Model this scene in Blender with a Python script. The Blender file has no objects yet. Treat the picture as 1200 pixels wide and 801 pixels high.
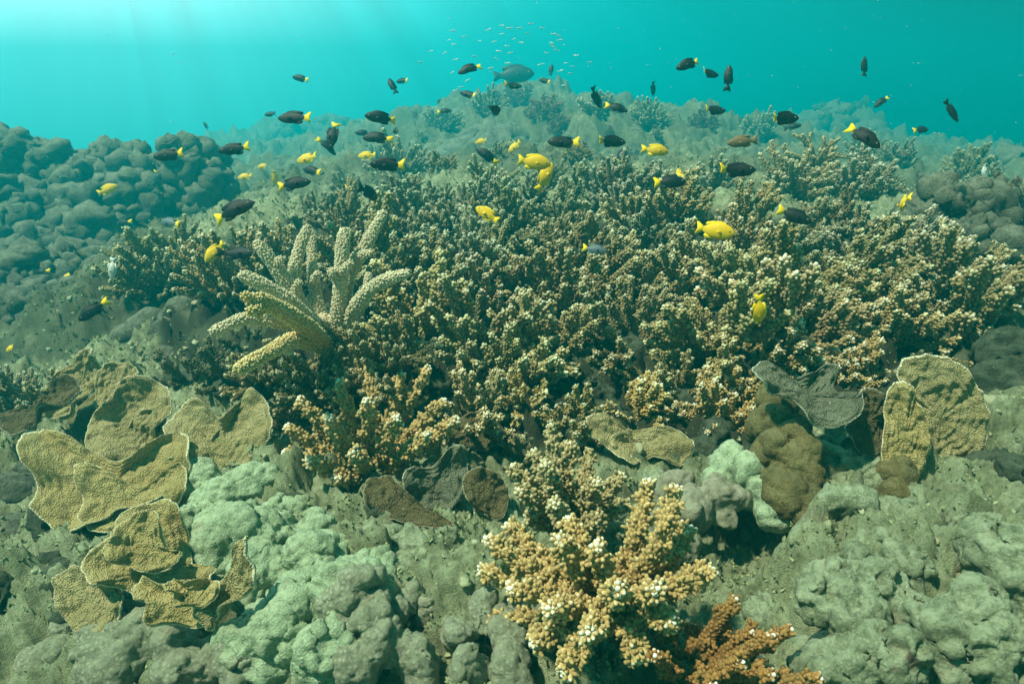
import bpy, math, random
import numpy as np
from mathutils import Vector, Matrix, noise as mnoise

# ------------------------------------------------------------------ camera, water light, sun, exposure
S = bpy.context.scene
COL = S.collection
R = math.radians
PITCH = 20.0
FPX = 800.0                                   # focal length in photo pixels (photo 1200 x 801)
CAM = np.array([0.0, 0.0, 1.0])
cam_d = bpy.data.cameras.new('camera'); cam = bpy.data.objects.new('camera', cam_d); COL.objects.link(cam)
cam.location = CAM; cam.rotation_euler = (R(90 - PITCH), 0, 0)
cam_d.sensor_width = 36; cam_d.lens = 24; cam_d.clip_end = 200; cam_d.clip_start = 0.02
S.camera = cam
AX_R = np.array([1.0, 0, 0])
AX_U = np.array([0, math.sin(R(PITCH)), math.cos(R(PITCH))])
AX_F = np.array([0, math.cos(R(PITCH)), -math.sin(R(PITCH))])

SUN_AZ, SUN_EL = -112.0, 63.0                  # azimuth from +Y towards +X, elevation
sd = np.array([math.sin(R(SUN_AZ)) * math.cos(R(SUN_EL)), math.cos(R(SUN_AZ)) * math.cos(R(SUN_EL)), math.sin(R(SUN_EL))])
sun_d = bpy.data.lights.new('sun', 'SUN'); sun = bpy.data.objects.new('sun', sun_d); COL.objects.link(sun)
sun_d.energy = 5.0; sun_d.angle = R(3.0); sun_d.color = (0.97, 0.98, 0.72)
sun.rotation_euler = Vector((-sd[0], -sd[1], -sd[2])).to_track_quat('-Z', 'Y').to_euler()
sun.location = (-2, 3, 6)

w = bpy.data.worlds.new('World'); S.world = w; w.use_nodes = True
nt = w.node_tree; nt.nodes.clear()
def wn(t, **k):
    n = nt.nodes.new(t)
    for a, b in k.items(): setattr(n, a, b)
    return n
L = nt.links.new
out = wn('ShaderNodeOutputWorld'); bg = wn('ShaderNodeBackground')
sky = wn('ShaderNodeTexSky', sky_type='NISHITA', sun_disc=False)
sky.sun_elevation = R(SUN_EL); sky.sun_rotation = R(SUN_AZ); sky.air_density = 1.0
tint = wn('ShaderNodeMix', data_type='RGBA', blend_type='MULTIPLY'); tint.inputs[0].default_value = 1
L(sky.outputs[0], tint.inputs[6]); tint.inputs[7].default_value = (0.02, 0.06, 0.03, 1)   # sky seen through water
tc = wn('ShaderNodeTexCoord')
sep = wn('ShaderNodeSeparateXYZ'); L(tc.outputs['Generated'], sep.inputs[0])
mr = wn('ShaderNodeMapRange'); mr.inputs[1].default_value = -1; mr.inputs[2].default_value = 1; L(sep.outputs[2], mr.inputs[0])
cr = wn('ShaderNodeValToRGB'); L(mr.outputs[0], cr.inputs[0])
WORLD_RAMP = [(0.0, (0.0, 0.02, 0.015)), (0.44, (0.0, .08, .08)), (0.50, (0.0, .85, .95)), (0.575, (0.0, 1.6, 1.75)), (0.70, (0.1, .8, .72)), (1.0, (.4, .7, .5))]
e = cr.color_ramp.elements; cr.color_ramp.interpolation = 'B_SPLINE'
while len(e) < len(WORLD_RAMP): e.new(0.5)
for i, (p, c) in enumerate(WORLD_RAMP): e[i].position = p; e[i].color = (*c, 1)
# glow of the surface light, up and to the left
GL = Vector((-0.52, 0.72, 0.46)).normalized()
dp = wn('ShaderNodeVectorMath', operation='DOT_PRODUCT'); L(tc.outputs['Generated'], dp.inputs[0]); dp.inputs[1].default_value = GL
mx = wn('ShaderNodeMath', operation='MAXIMUM'); L(dp.outputs['Value'], mx.inputs[0]); mx.inputs[1].default_value = 0
pw = wn('ShaderNodeMath', operation='POWER'); L(mx.outputs[0], pw.inputs[0]); pw.inputs[1].default_value = 3.2
sv = wn('ShaderNodeVectorMath', operation='SUBTRACT'); L(tc.outputs['Generated'], sv.inputs[0]); sv.inputs[1].default_value = (-0.45, 0.80, 0.55)
ss = wn('ShaderNodeSeparateXYZ'); L(sv.outputs[0], ss.inputs[0])
at2 = wn('ShaderNodeMath', operation='ARCTAN2'); L(ss.outputs[0], at2.inputs[0]); L(ss.outputs[2], at2.inputs[1])
cv = wn('ShaderNodeCombineXYZ'); L(at2.outputs[0], cv.inputs[0])
sn = wn('ShaderNodeTexNoise'); sn.inputs['Scale'].default_value = 9; sn.inputs['Detail'].default_value = 4; L(cv.outputs[0], sn.inputs['Vector'])
sm = wn('ShaderNodeMapRange'); sm.inputs[1].default_value = .3; sm.inputs[2].default_value = .7; sm.inputs[3].default_value = .72; sm.inputs[4].default_value = 1.28; L(sn.outputs['Fac'], sm.inputs[0])
pws = wn('ShaderNodeMath', operation='MULTIPLY'); L(pw.outputs[0], pws.inputs[0]); L(sm.outputs[0], pws.inputs[1])
gm = wn('ShaderNodeMix', data_type='RGBA', blend_type='ADD'); L(pws.outputs[0], gm.inputs[0]); L(cr.outputs[0], gm.inputs[6]); gm.inputs[7].default_value = (0.0, 10.5, 10.6, 1)
pw2 = wn('ShaderNodeMath', operation='POWER'); L(mx.outputs[0], pw2.inputs[0]); pw2.inputs[1].default_value = 16
gm2 = wn('ShaderNodeMix', data_type='RGBA', blend_type='ADD'); L(pw2.outputs[0], gm2.inputs[0]); L(gm.outputs[2], gm2.inputs[6]); gm2.inputs[7].default_value = (24.0, 14.0, 14.0, 1)
ad = wn('ShaderNodeMix', data_type='RGBA', blend_type='ADD'); ad.inputs[0].default_value = 1; L(gm2.outputs[2], ad.inputs[6]); L(tint.outputs[2], ad.inputs[7])
L(ad.outputs[2], bg.inputs[0]); bg.inputs[1].default_value = 0.10
L(bg.outputs[0], out.inputs[0])

S.view_settings.view_transform = 'Standard'; S.view_settings.look = 'None'
S.view_settings.exposure = 0.38; S.view_settings.gamma = 1; S.view_settings.use_curve_mapping = False
S.render.engine = 'CYCLES'
S.cycles.max_bounces = 5; S.cycles.diffuse_bounces = 3; S.cycles.glossy_bounces = 2; S.cycles.volume_bounces = 1
S.cycles.transparent_max_bounces = 8; S.cycles.use_denoising = True
S.cycles.use_fast_gi = False; S.cycles.caustics_reflective = False; S.cycles.caustics_refractive = False
S.cycles.adaptive_threshold = 0.015
HAZE_DENSITY = 0.065
HAZE_COLOR = (0.0, 0.70, 0.78)
HAZE_ANISO = 0.5

# ------------------------------------------------------------------ helpers
def P(px, py, d):
    """World point seen at photo pixel (px, py) at depth d metres along the view axis."""
    return CAM + d * (AX_F + AX_R * (px - 600) / FPX + AX_U * (400.5 - py) / FPX)
def unit(v):
    v = np.asarray(v, float); return v / (np.linalg.norm(v, axis=-1, keepdims=True) + 1e-12)

def hash3(ix, iy, iz, seed=0):
    h = (ix.astype(np.int64) * 374761393 + iy.astype(np.int64) * 668265263 + iz.astype(np.int64) * 2147483647 + seed * 974711) & 0xffffffff
    h = ((h ^ (h >> 13)) * 1274126177) & 0xffffffff
    h = ((h ^ (h >> 16)) * 2246822519) & 0xffffffff
    return ((h ^ (h >> 15)) & 0xffffff) / float(0xffffff)
def vnoise(p, scale=1.0, seed=0):
    q = np.asarray(p) * scale; i = np.floor(q); f = q - i; f = f * f * (3 - 2 * f)
    r = 0
    for dx in (0, 1):
        for dy in (0, 1):
            for dz in (0, 1):
                wgt = (f[:, 0] if dx else 1 - f[:, 0]) * (f[:, 1] if dy else 1 - f[:, 1]) * (f[:, 2] if dz else 1 - f[:, 2])
                r = r + wgt * hash3(i[:, 0] + dx, i[:, 1] + dy, i[:, 2] + dz, seed)
    return r * 2 - 1
def fbm(p, scale=1.0, octaves=4, seed=0, gain=0.5):
    r = 0; a = 1.0
    for o in range(octaves):
        r = r + a * vnoise(p, scale * 2.03 ** o, seed + o * 17); a *= gain
    return r
def worley(p, scale=1.0, seed=0):
    q = np.asarray(p) * scale; i = np.floor(q); best = np.full(len(q), 9.0)
    for dx in (-1, 0, 1):
        for dy in (-1, 0, 1):
            for dz in (-1, 0, 1):
                cx, cy, cz = i[:, 0] + dx, i[:, 1] + dy, i[:, 2] + dz
                fx = cx + hash3(cx, cy, cz, seed); fy = cy + hash3(cx, cy, cz, seed + 1); fz = cz + hash3(cx, cy, cz, seed + 2)
                best = np.minimum(best, (fx - q[:, 0]) ** 2 + (fy - q[:, 1]) ** 2 + (fz - q[:, 2]) ** 2)
    return np.sqrt(best)
def domes(p, scale, seed=0, k=0.8):
    """rounded nodules with creases between them, 0..1"""
    return np.sqrt(np.clip(1 - (worley(p, scale, seed) / k) ** 2, 0, 1))

class MB:
    """collects vertices and faces (quads, tris) and one value per vertex ('tip')"""
    def __init__(s): s.v = []; s.q = []; s.t = []; s.a = []; s.n = 0
    def add(s, v, quads=None, tris=None, tip=0.0):
        v = np.asarray(v, float).reshape(-1, 3); k = len(v)
        s.v.append(v); s.a.append(np.broadcast_to(np.asarray(tip, float), (k,)))
        if quads is not None and len(quads): s.q.append(np.asarray(quads) + s.n)
        if tris is not None and len(tris): s.t.append(np.asarray(tris) + s.n)
        s.n += k
    def mesh(s, name, mat, smooth=True):
        v = np.concatenate(s.v); a = np.concatenate(s.a)
        q = np.concatenate(s.q) if s.q else np.zeros((0, 4), int); t = np.concatenate(s.t) if s.t else np.zeros((0, 3), int)
        me = bpy.data.meshes.new(name)
        me.vertices.add(len(v)); me.vertices.foreach_set('co', v.astype(np.float32).ravel())
        loops = np.concatenate([q.ravel(), t.ravel()]).astype(np.int32)
        me.loops.add(len(loops)); me.loops.foreach_set('vertex_index', loops)
        me.polygons.add(len(q) + len(t))
        st = np.concatenate([np.arange(len(q)) * 4, len(q) * 4 + np.arange(len(t)) * 3]).astype(np.int32)
        me.polygons.foreach_set('loop_start', st)
        me.polygons.foreach_set('use_smooth', np.full(len(q) + len(t), smooth))
        at = me.attributes.new('tip', 'FLOAT', 'POINT'); at.data.foreach_set('value', a.astype(np.float32))
        me.update(calc_edges=True); me.validate()
        if mat: me.materials.append(mat)
        return me
    def obj(s, name, mat, parent=None, smooth=True):
        o = bpy.data.objects.new(name, s.mesh(name, mat, smooth)); COL.objects.link(o)
        if parent: o.parent = parent
        return o
def tag(o, label=None, cat=None, group=None, kind=None):
    if label: o['label'] = label
    if cat: o['category'] = cat
    if group: o['group'] = group
    if kind: o['kind'] = kind
    return o
def empty(name, loc, label, cat, group=None):
    o = bpy.data.objects.new(name, None); COL.objects.link(o); o.location = [float(c) for c in loc]; o.empty_display_size = 0.05
    return tag(o, label, cat, group)

def tube(mb, pts, rad, sides=8, tip=0.0, cap=True):
    pts = np.asarray(pts, float); n = len(pts); rad = np.broadcast_to(np.asarray(rad, float), (n,))
    tg = unit(np.gradient(pts, axis=0)); ref = np.array([0.3, 0.9, 0.31]) if abs(tg[0] @ unit([0.3, 0.9, 0.31])) < .9 else np.array([1., 0, 0])
    u = unit(np.cross(tg, ref)); v = np.cross(tg, u)
    th = np.arange(sides) * 2 * np.pi / sides
    ring = pts[:, None] + rad[:, None, None] * (np.cos(th)[None, :, None] * u[:, None] + np.sin(th)[None, :, None] * v[:, None])
    tip = np.broadcast_to(np.asarray(tip, float), (n,))
    V = ring.reshape(-1, 3); A = np.repeat(tip, sides)
    i = np.arange(n - 1)[:, None] * sides; j = np.arange(sides)[None]; j2 = (j + 1) % sides
    Q = np.stack([i + j, i + j2, i + sides + j2, i + sides + j], -1).reshape(-1, 4)
    T = []
    if cap:
        V = np.vstack([V, pts[-1] + tg[-1] * rad[-1] * .8]); A = np.append(A, tip[-1]); k = n * sides
        T = [[(n - 1) * sides + a, (n - 1) * sides + (a + 1) % sides, k] for a in range(sides)]
    mb.add(V, Q, T, A)
_th = np.arange(6) * np.pi / 3
KT = np.vstack([np.c_[np.cos(_th), np.sin(_th), 0 * _th], np.c_[1.05 * np.cos(_th), 1.05 * np.sin(_th), 0 * _th + .5], np.c_[.70 * np.cos(_th), .70 * np.sin(_th), 0 * _th + .86], [[0, 0, 1]]])
KQ = np.array([[r * 6 + j, r * 6 + (j + 1) % 6, r * 6 + 6 + (j + 1) % 6, r * 6 + 6 + j] for r in (0, 1) for j in range(6)])
KTR = np.array([[12 + j, 12 + (j + 1) % 6, 18] for j in range(6)])
KA = np.r_[np.full(6, -.15), np.full(6, .25), np.full(6, .75), 1.0]
def knobs(mb, o, w_, r, l, t0, t1):
    """little rounded cups: origins o, directions w_, radii r, lengths l, tip value from t0 (base) to t1 (end)"""
    o = np.asarray(o, float); n = len(o)
    if not n: return
    w_ = unit(w_); ref = np.where(np.abs(w_[:, 2:3]) < .9, np.array([[0, 0, 1.]]), np.array([[1., 0, 0]]))
    u = unit(np.cross(w_, ref)); v = np.cross(w_, u)
    r = np.broadcast_to(r, (n,))[:, None, None]; l = np.broadcast_to(l, (n,))[:, None, None]
    V = o[:, None] + r * (KT[None, :, :1] * u[:, None] + KT[None, :, 1:2] * v[:, None]) + l * KT[None, :, 2:] * w_[:, None]
    t0 = np.broadcast_to(t0, (n,))[:, None]; t1 = np.broadcast_to(t1, (n,))[:, None]
    A = t0 + (t1 - t0) * KA[None]
    off = (np.arange(n) * 19)[:, None, None]
    mb.add(V.reshape(-1, 3), (KQ[None] + off).reshape(-1, 4), (KTR[None] + off).reshape(-1, 3), A.ravel())

def path(pts, n):
    pts = np.asarray(pts, float); k = len(pts)
    if k == 2: return pts[0] + (pts[1] - pts[0]) * np.linspace(0, 1, n)[:, None]
    e_ = np.vstack([2 * pts[0] - pts[1], pts, 2 * pts[-1] - pts[-2]]); res = []
    for t in np.linspace(0, k - 1 - 1e-6, n):
        i = int(t); f = t - i; a, b, c, d = e_[i:i + 4]
        res.append(.5 * (2 * b + (c - a) * f + (2 * a - 5 * b + 4 * c - d) * f * f + (3 * b - a - 3 * c + d) * f ** 3))
    return np.array(res)
def frame_of(pts):
    tg = unit(np.gradient(pts, axis=0)); ref = np.array([0.31, 0.2, 0.93]) if abs(tg[0] @ unit([0.31, .2, .93])) < .85 else np.array([1., 0, 0])
    u = unit(np.cross(tg, ref)); return tg, u, np.cross(tg, u)

def fingered_branch(mb, pts, g, fingers=6, fl=.07, **k):
    """an arm that carries several upright side fingers of its own"""
    p = path(pts, 14); L_ = np.linalg.norm(p[-1] - p[0]); tg, u, v = frame_of(p)
    bushy_branch(mb, pts, .0105, .0050, g, start=.3, **k)
    a0 = g.uniform(0, 6.28)
    for i in range(fingers):
        t = .18 + .58 * (i + g.uniform(0, .8)) / fingers; j = int(t * 13); a = a0 + i * 2.39996 + g.uniform(-.4, .4); d = math.cos(a) * u[j] + math.sin(a) * v[j]
        ln = fl * g.uniform(.6, 1.15) * (1.15 - .5 * t); q = p[j]; m = q + (d * .60 + tg[j] * .4) * ln * .55; e_ = m + (d * .22 + tg[j] * .85) * ln * .7
        bushy_branch(mb, [q, m, e_], .0085, .0042, g, start=.15, **k)
def bushy_branch(mb, pts, r0, r1, rng, kr=.0045, kl=.011, space=.0085, lets=14, let_len=.030, white=.9, lean=.75, start=.12, let_kn=9):
    """one bottlebrush arm: axis tube, cups all round it, short side branchlets covered in cups"""
    p = path(pts, 14); n = len(p); t = np.linspace(0, 1, n)
    Ltot = np.linalg.norm(np.diff(p, axis=0), axis=1).sum()
    tube(mb, p, r0 + (r1 - r0) * t, 7, np.clip((t - .7) * 1.2, 0, 1) * .5)
    tg, u, v = frame_of(p)
    def at(tt):
        x = tt * (n - 1); i = np.clip(x.astype(int), 0, n - 2); f = (x - i)[:, None]
        g = lambda a: a[i] * (1 - f) + a[i + 1] * f
        return g(p), unit(g(tg)), unit(g(u)), unit(g(v))
    m = max(8, int(Ltot * 2 * np.pi * (r0 + r1) * .5 / space ** 2))
    tt = start * .5 + (1 - start * .5) * (np.arange(m) + .5) / m; ang = np.arange(m) * 2.39996 + rng.uniform(0, 6) + rng.uniform(-.3, .3, m)
    c, g, uu, vv = at(tt); rad = (r0 + (r1 - r0) * tt)[:, None]
    dr = np.cos(ang)[:, None] * uu + np.sin(ang)[:, None] * vv
    knobs(mb, c + dr * rad * .7, dr + g * (.95 + .8 * tt[:, None]), kr * rng.uniform(.75, 1.15, m), kl * rng.uniform(.7, 1.25, m), .12 * tt, rng.uniform(.02, .26, m) + .50 * tt ** 2.2 + .22 * white * (tt > .96))
    # branchlets
    if lets:
        bt = start + (1 - start) * (np.arange(lets) + rng.uniform(0, 1, lets)) / lets * .95; ba = np.arange(lets) * 2.39996 + rng.uniform(-.4, .4, lets) + rng.uniform(0, 6)
        bc, bg_, bu, bv = at(bt)
        for k in range(lets):
            d = math.cos(ba[k]) * bu[k] + math.sin(ba[k]) * bv[k]
            ln = let_len * rng.uniform(.55, 1.1) * (1.05 - .75 * bt[k])
            w_ = unit(d + bg_[k] * lean); e0 = bc[k]; e1 = bc[k] + w_ * (ln + r0 * .8) + bg_[k] * ln * .15
            lp = path([e0, (e0 + e1) / 2 + bg_[k] * ln * -.05, e1], 4)
            tube(mb, lp, np.linspace(r1 * 1.1, r1 * .7, 4), 6, .1 * bt[k] + np.linspace(0, .4, 4))
            kn = let_kn; q = .25 + .75 * (np.arange(kn) + .5) / kn
            ltg, lu, lv = frame_of(lp); aa = np.arange(kn) * 2.39996 + rng.uniform(0, 6)
            cc = lp[0] + (lp[-1] - lp[0]) * q[:, None]
            dd = np.cos(aa)[:, None] * lu[1] + np.sin(aa)[:, None] * lv[1]
            knobs(mb, cc + dd * r1 * .5, dd + ltg[1] * .9, kr * rng.uniform(.75, 1.1, kn), kl * rng.uniform(.7, 1.15, kn), .1, rng.uniform(.08, .4, kn) + .2 * q * bt[k])
            knobs(mb, [lp[-1] - ltg[-1] * kr], [ltg[-1]], kr * 1.05, kl * .95, .3, rng.uniform(.15, .5) + .35 * white * bt[k] ** 2)
    knobs(mb, [p[-1] - tg[-1] * kr], [tg[-1]], kr * 1.2, kl * 1.3, .5, 1.0 * white + .1)
# ------------------------------------------------------------------ materials
def newmat(name):
    m = bpy.data.materials.new(name); m.use_nodes = True; t = m.node_tree; b = t.nodes['Principled BSDF']
    return m, t, b
def mixc(t, fac, a, b, blend='MIX'):
    n = t.nodes.new('ShaderNodeMix'); n.data_type = 'RGBA'; n.blend_type = blend
    for s_, v in ((0, fac), (6, a), (7, b)):
        if hasattr(v, 'is_output'): t.links.new(v, n.inputs[s_])
        elif s_ == 0: n.inputs[0].default_value = v
        else: n.inputs[s_].default_value = (*v, 1)
    return n.outputs[2]
def nz(t, scale, detail=4, co='Object', rough=.6):
    c = t.nodes.new('ShaderNodeTexCoord'); n = t.nodes.new('ShaderNodeTexNoise'); n.inputs['Scale'].default_value = scale
    n.inputs['Detail'].default_value = detail; n.inputs['Roughness'].default_value = rough; t.links.new(c.outputs[co], n.inputs['Vector']); return n.outputs['Fac']
def vor(t, scale, co='Object', feature='F1'):
    c = t.nodes.new('ShaderNodeTexCoord'); n = t.nodes.new('ShaderNodeTexVoronoi'); n.feature = feature; n.inputs['Scale'].default_value = scale
    t.links.new(c.outputs[co], n.inputs['Vector']); return n.outputs['Distance']
def rng_(t, v, a, b, c=0., d=1.):
    n = t.nodes.new('ShaderNodeMapRange'); t.links.new(v, n.inputs[0])
    for i, x in enumerate((a, b, c, d)): n.inputs[i + 1].default_value = x
    return n.outputs[0]
def bump(t, b, h, strength, dist):
    n = t.nodes.new('ShaderNodeBump'); n.inputs['Strength'].default_value = strength; n.inputs['Distance'].default_value = dist
    t.links.new(h, n.inputs['Height']); t.links.new(n.outputs[0], b.inputs['Normal']); return n
def attr(t, name='tip'):
    n = t.nodes.new('ShaderNodeAttribute'); n.attribute_name = name; return n.outputs['Fac']
def orand(t):
    return t.nodes.new('ShaderNodeObjectInfo').outputs['Random']

def branching_mat(name, deep, tan, pale, lo=.25, hi=.95, var=.25, alt=None):
    m, t, b = newmat(name)
    a = attr(t)
    c = mixc(t, rng_(t, a, 0, .45), deep, tan); c = mixc(t, rng_(t, a, lo + .2, hi), c, pale)
    if alt: c = mixc(t, rng_(t, orand(t), .35, 1, 0, var), c, alt)
    c = mixc(t, 1.0, c, t.nodes.new('ShaderNodeObjectInfo').outputs['Color'], 'MULTIPLY')
    c = mixc(t, rng_(t, nz(t, 18, 3), .35, .7, 0, .45), c, mixc(t, .55, c, (.10, .12, .06)))
    t.links.new(c, b.inputs['Base Color']); b.inputs['Roughness'].default_value = .75; b.inputs['Specular IOR Level'].default_value = .25
    bump(t, b, vor(t, 600), .4, .0012); return m
M = {}
M['tan_branch'] = branching_mat('tan branching coral', (.13, .095, .038), (.52, .41, .20), (.88, .85, .66), lo=.2, hi=.92, alt=(.36, .36, .21))
M['front_branch'] = branching_mat('golden branching coral', (.26, .165, .058), (.62, .45, .19), (.88, .87, .76), lo=.25, hi=.8)
M['rust_branch'] = branching_mat('rust branching coral', (.16, .08, .02), (.36, .19, .055), (.95, .92, .88), lo=.45, hi=.95)
M['green_branch'] = branching_mat('grey green branching coral', (.16, .14, .07), (.42, .40, .25), (.85, .85, .68), lo=.2, hi=.85, alt=(.22, .27, .2))
M['olive_finger'] = branching_mat('olive finger coral', (.085, .085, .045), (.19, .185, .10), (.40, .42, .30), alt=(.14, .17, .12))
M['antler'] = branching_mat('pale staghorn coral', (.38, .32, .20), (.60, .52, .35), (.90, .82, .60), lo=.2, hi=.9)
M['antler_yellow'] = branching_mat('yellow staghorn coral', (.42, .28, .09), (.62, .46, .18), (.85, .74, .42), lo=.2, hi=.9)
M['red_branch'] = branching_mat('reddish branching coral', (.16, .08, .05), (.34, .20, .13), (.6, .5, .4))

def massive_mat(name, c1, c2, c3, gs=330, under=None, gb=.0025, patch=7, silt=(.36, .42, .28), silt_amt=.5, dot=None):
    """c1 living tissue, c2 darker patches, c3 coralline / odd patches; pale silt lies on what faces up"""
    m, t, b = newmat(name)
    c = mixc(t, rng_(t, nz(t, patch, 6), .42, .62), c1, c2)
    c = mixc(t, rng_(t, nz(t, patch * 2.7, 5), .60, .70, 0, .85), c, c3)
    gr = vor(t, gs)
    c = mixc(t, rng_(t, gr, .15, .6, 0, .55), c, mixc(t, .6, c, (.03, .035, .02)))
    if dot: c = mixc(t, rng_(t, gr, .0, .32, .75, 0), c, dot)
    g = t.nodes.new('ShaderNodeNewGeometry'); s = t.nodes.new('ShaderNodeSeparateXYZ'); t.links.new(g.outputs['Normal'], s.inputs[0])
    up = rng_(t, s.outputs[2], .1, .9); mu = t.nodes.new('ShaderNodeMath'); mu.operation = 'MULTIPLY'
    t.links.new(up, mu.inputs[0]); t.links.new(rng_(t, nz(t, 23, 5), .35, .6, 0, silt_amt), mu.inputs[1])
    c = mixc(t, mu.outputs[0], c, silt)
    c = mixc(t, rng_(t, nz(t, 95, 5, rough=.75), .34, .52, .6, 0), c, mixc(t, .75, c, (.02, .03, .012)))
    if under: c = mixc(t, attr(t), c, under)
    t.links.new(c, b.inputs['Base Color']); b.inputs['Roughness'].default_value = .9; b.inputs['Specular IOR Level'].default_value = .15
    h = t.nodes.new('ShaderNodeMath'); h.operation = 'ADD'; t.links.new(rng_(t, gr, 0, .6, .6, 0), h.inputs[0]); t.links.new(rng_(t, nz(t, 55, 9, rough=.82), .3, .7, 0, 1.2), h.inputs[1])
    bump(t, b, h.outputs[0], 1.0, gb * .8); return m
M['seabed'] = massive_mat('reef rock and silt', (.40, .45, .26), (.25, .28, .15), (.30, .24, .15), gs=420, gb=.006, patch=6, silt=(.56, .64, .40), silt_amt=.75, under=(.055, .06, .035))  # under: dark algae far out, painted shade in thicket and on left slope
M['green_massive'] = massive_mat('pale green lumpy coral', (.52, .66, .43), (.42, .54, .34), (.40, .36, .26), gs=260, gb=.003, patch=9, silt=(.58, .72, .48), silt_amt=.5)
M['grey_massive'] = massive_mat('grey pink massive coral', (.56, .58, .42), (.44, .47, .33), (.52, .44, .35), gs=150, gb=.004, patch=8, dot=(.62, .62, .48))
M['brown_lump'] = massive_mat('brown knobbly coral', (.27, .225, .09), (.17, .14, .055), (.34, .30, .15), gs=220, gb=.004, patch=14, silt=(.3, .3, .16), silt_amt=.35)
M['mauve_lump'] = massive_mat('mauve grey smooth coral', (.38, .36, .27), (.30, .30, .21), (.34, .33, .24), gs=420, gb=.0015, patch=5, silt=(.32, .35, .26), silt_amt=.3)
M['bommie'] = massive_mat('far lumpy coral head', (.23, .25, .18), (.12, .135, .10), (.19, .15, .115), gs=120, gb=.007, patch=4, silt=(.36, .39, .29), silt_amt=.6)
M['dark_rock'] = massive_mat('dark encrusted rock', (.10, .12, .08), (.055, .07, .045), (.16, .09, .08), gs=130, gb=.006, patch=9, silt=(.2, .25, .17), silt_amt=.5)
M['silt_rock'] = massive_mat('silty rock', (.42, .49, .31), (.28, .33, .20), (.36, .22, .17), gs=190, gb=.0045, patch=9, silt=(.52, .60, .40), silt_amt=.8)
def plate_mat(name, c1, c2, rim, pat=(.28, .30, .2)):
    m, t, b = newmat(name); a = attr(t)
    c = mixc(t, rng_(t, nz(t, 16, 6), .4, .62), c1, c2)
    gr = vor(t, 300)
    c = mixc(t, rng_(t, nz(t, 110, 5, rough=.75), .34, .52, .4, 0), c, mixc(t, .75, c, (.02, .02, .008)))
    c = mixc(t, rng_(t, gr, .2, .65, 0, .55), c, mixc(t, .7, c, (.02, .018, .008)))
    c = mixc(t, rng_(t, nz(t, 9, 5), .62, .70, 0, .7), c, pat)
    c = mixc(t, rng_(t, a, .5, 1), c, rim)
    t.links.new(c, b.inputs['Base Color']); b.inputs['Roughness'].default_value = .85; b.inputs['Specular IOR Level'].default_value = .15
    h = t.nodes.new('ShaderNodeMath'); h.operation = 'ADD'; t.links.new(rng_(t, gr, 0, .6, 1, 0), h.inputs[0]); t.links.new(nz(t, 160, 5, rough=.75), h.inputs[1])
    bump(t, b, h.outputs[0], 1.0, .0035); return m
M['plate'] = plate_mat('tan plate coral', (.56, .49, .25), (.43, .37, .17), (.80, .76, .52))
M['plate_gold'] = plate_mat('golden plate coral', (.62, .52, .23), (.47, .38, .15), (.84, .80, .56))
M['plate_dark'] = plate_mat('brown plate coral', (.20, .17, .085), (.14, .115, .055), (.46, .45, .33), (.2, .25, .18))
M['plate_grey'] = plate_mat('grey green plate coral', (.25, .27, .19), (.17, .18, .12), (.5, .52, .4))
def plain(name, c, rough=.5, spec=.3, var=None):
    m, t, b = newmat(name); b.inputs['Roughness'].default_value = rough; b.inputs['Specular IOR Level'].default_value = spec
    col = mixc(t, rng_(t, nz(t, 60, 3), .4, .65), c, var or tuple(x * .72 for x in c)); t.links.new(col, b.inputs['Base Color'])
    bump(t, b, vor(t, 420), .3, .0008); return m
M['dark_fish'] = plain('dark scales', (.012, .014, .014), .5, .25, (.006, .009, .012))
M['blue_fish'] = plain('blue grey scales', (.10, .15, .17), .45, .4, (.05, .08, .10))
M['brown_fish'] = plain('brown scales', (.20, .14, .06), .5, .3)
M['yellow_fish'] = plain('yellow scales', (.82, .56, .006), .5, .25, (.70, .42, .006))
M['yellow_fin'] = plain('yellow fin', (.88, .64, .006), .5, .2, (.85, .58, .006))
M['pale_fish'] = plain('silvery scales', (.62, .66, .62), .35, .5)
M['grouper'] = plain('dusky scales', (.035, .045, .05), .5, .3)
M['eye'] = plain('black pupil', (.008, .008, .008), .15, .6)
M['eye_ring'] = plain('pale iris', (.35, .36, .28), .4, .4)
def bits_mat(name, a_, b_, c_):
    m, t, b = newmat(name); c = mixc(t, attr(t), a_, b_); c = mixc(t, rng_(t, nz(t, 12, 4), .45, .65), c, c_); t.links.new(c, b.inputs['Base Color']); b.inputs['Roughness'].default_value = .9; b.inputs['Specular IOR Level'].default_value = .1
    bump(t, b, nz(t, 200, 4), .6, .002); return m
M['turf'] = bits_mat('algae turf', (.22, .25, .12), (.36, .41, .24), (.28, .31, .17))
M['rubble'] = bits_mat('rubble', (.26, .29, .17), (.38, .41, .27), (.30, .28, .18))
M['leaf'] = plain('brown algae', (.17, .115, .055), .7, .2, (.28, .25, .16))

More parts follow.
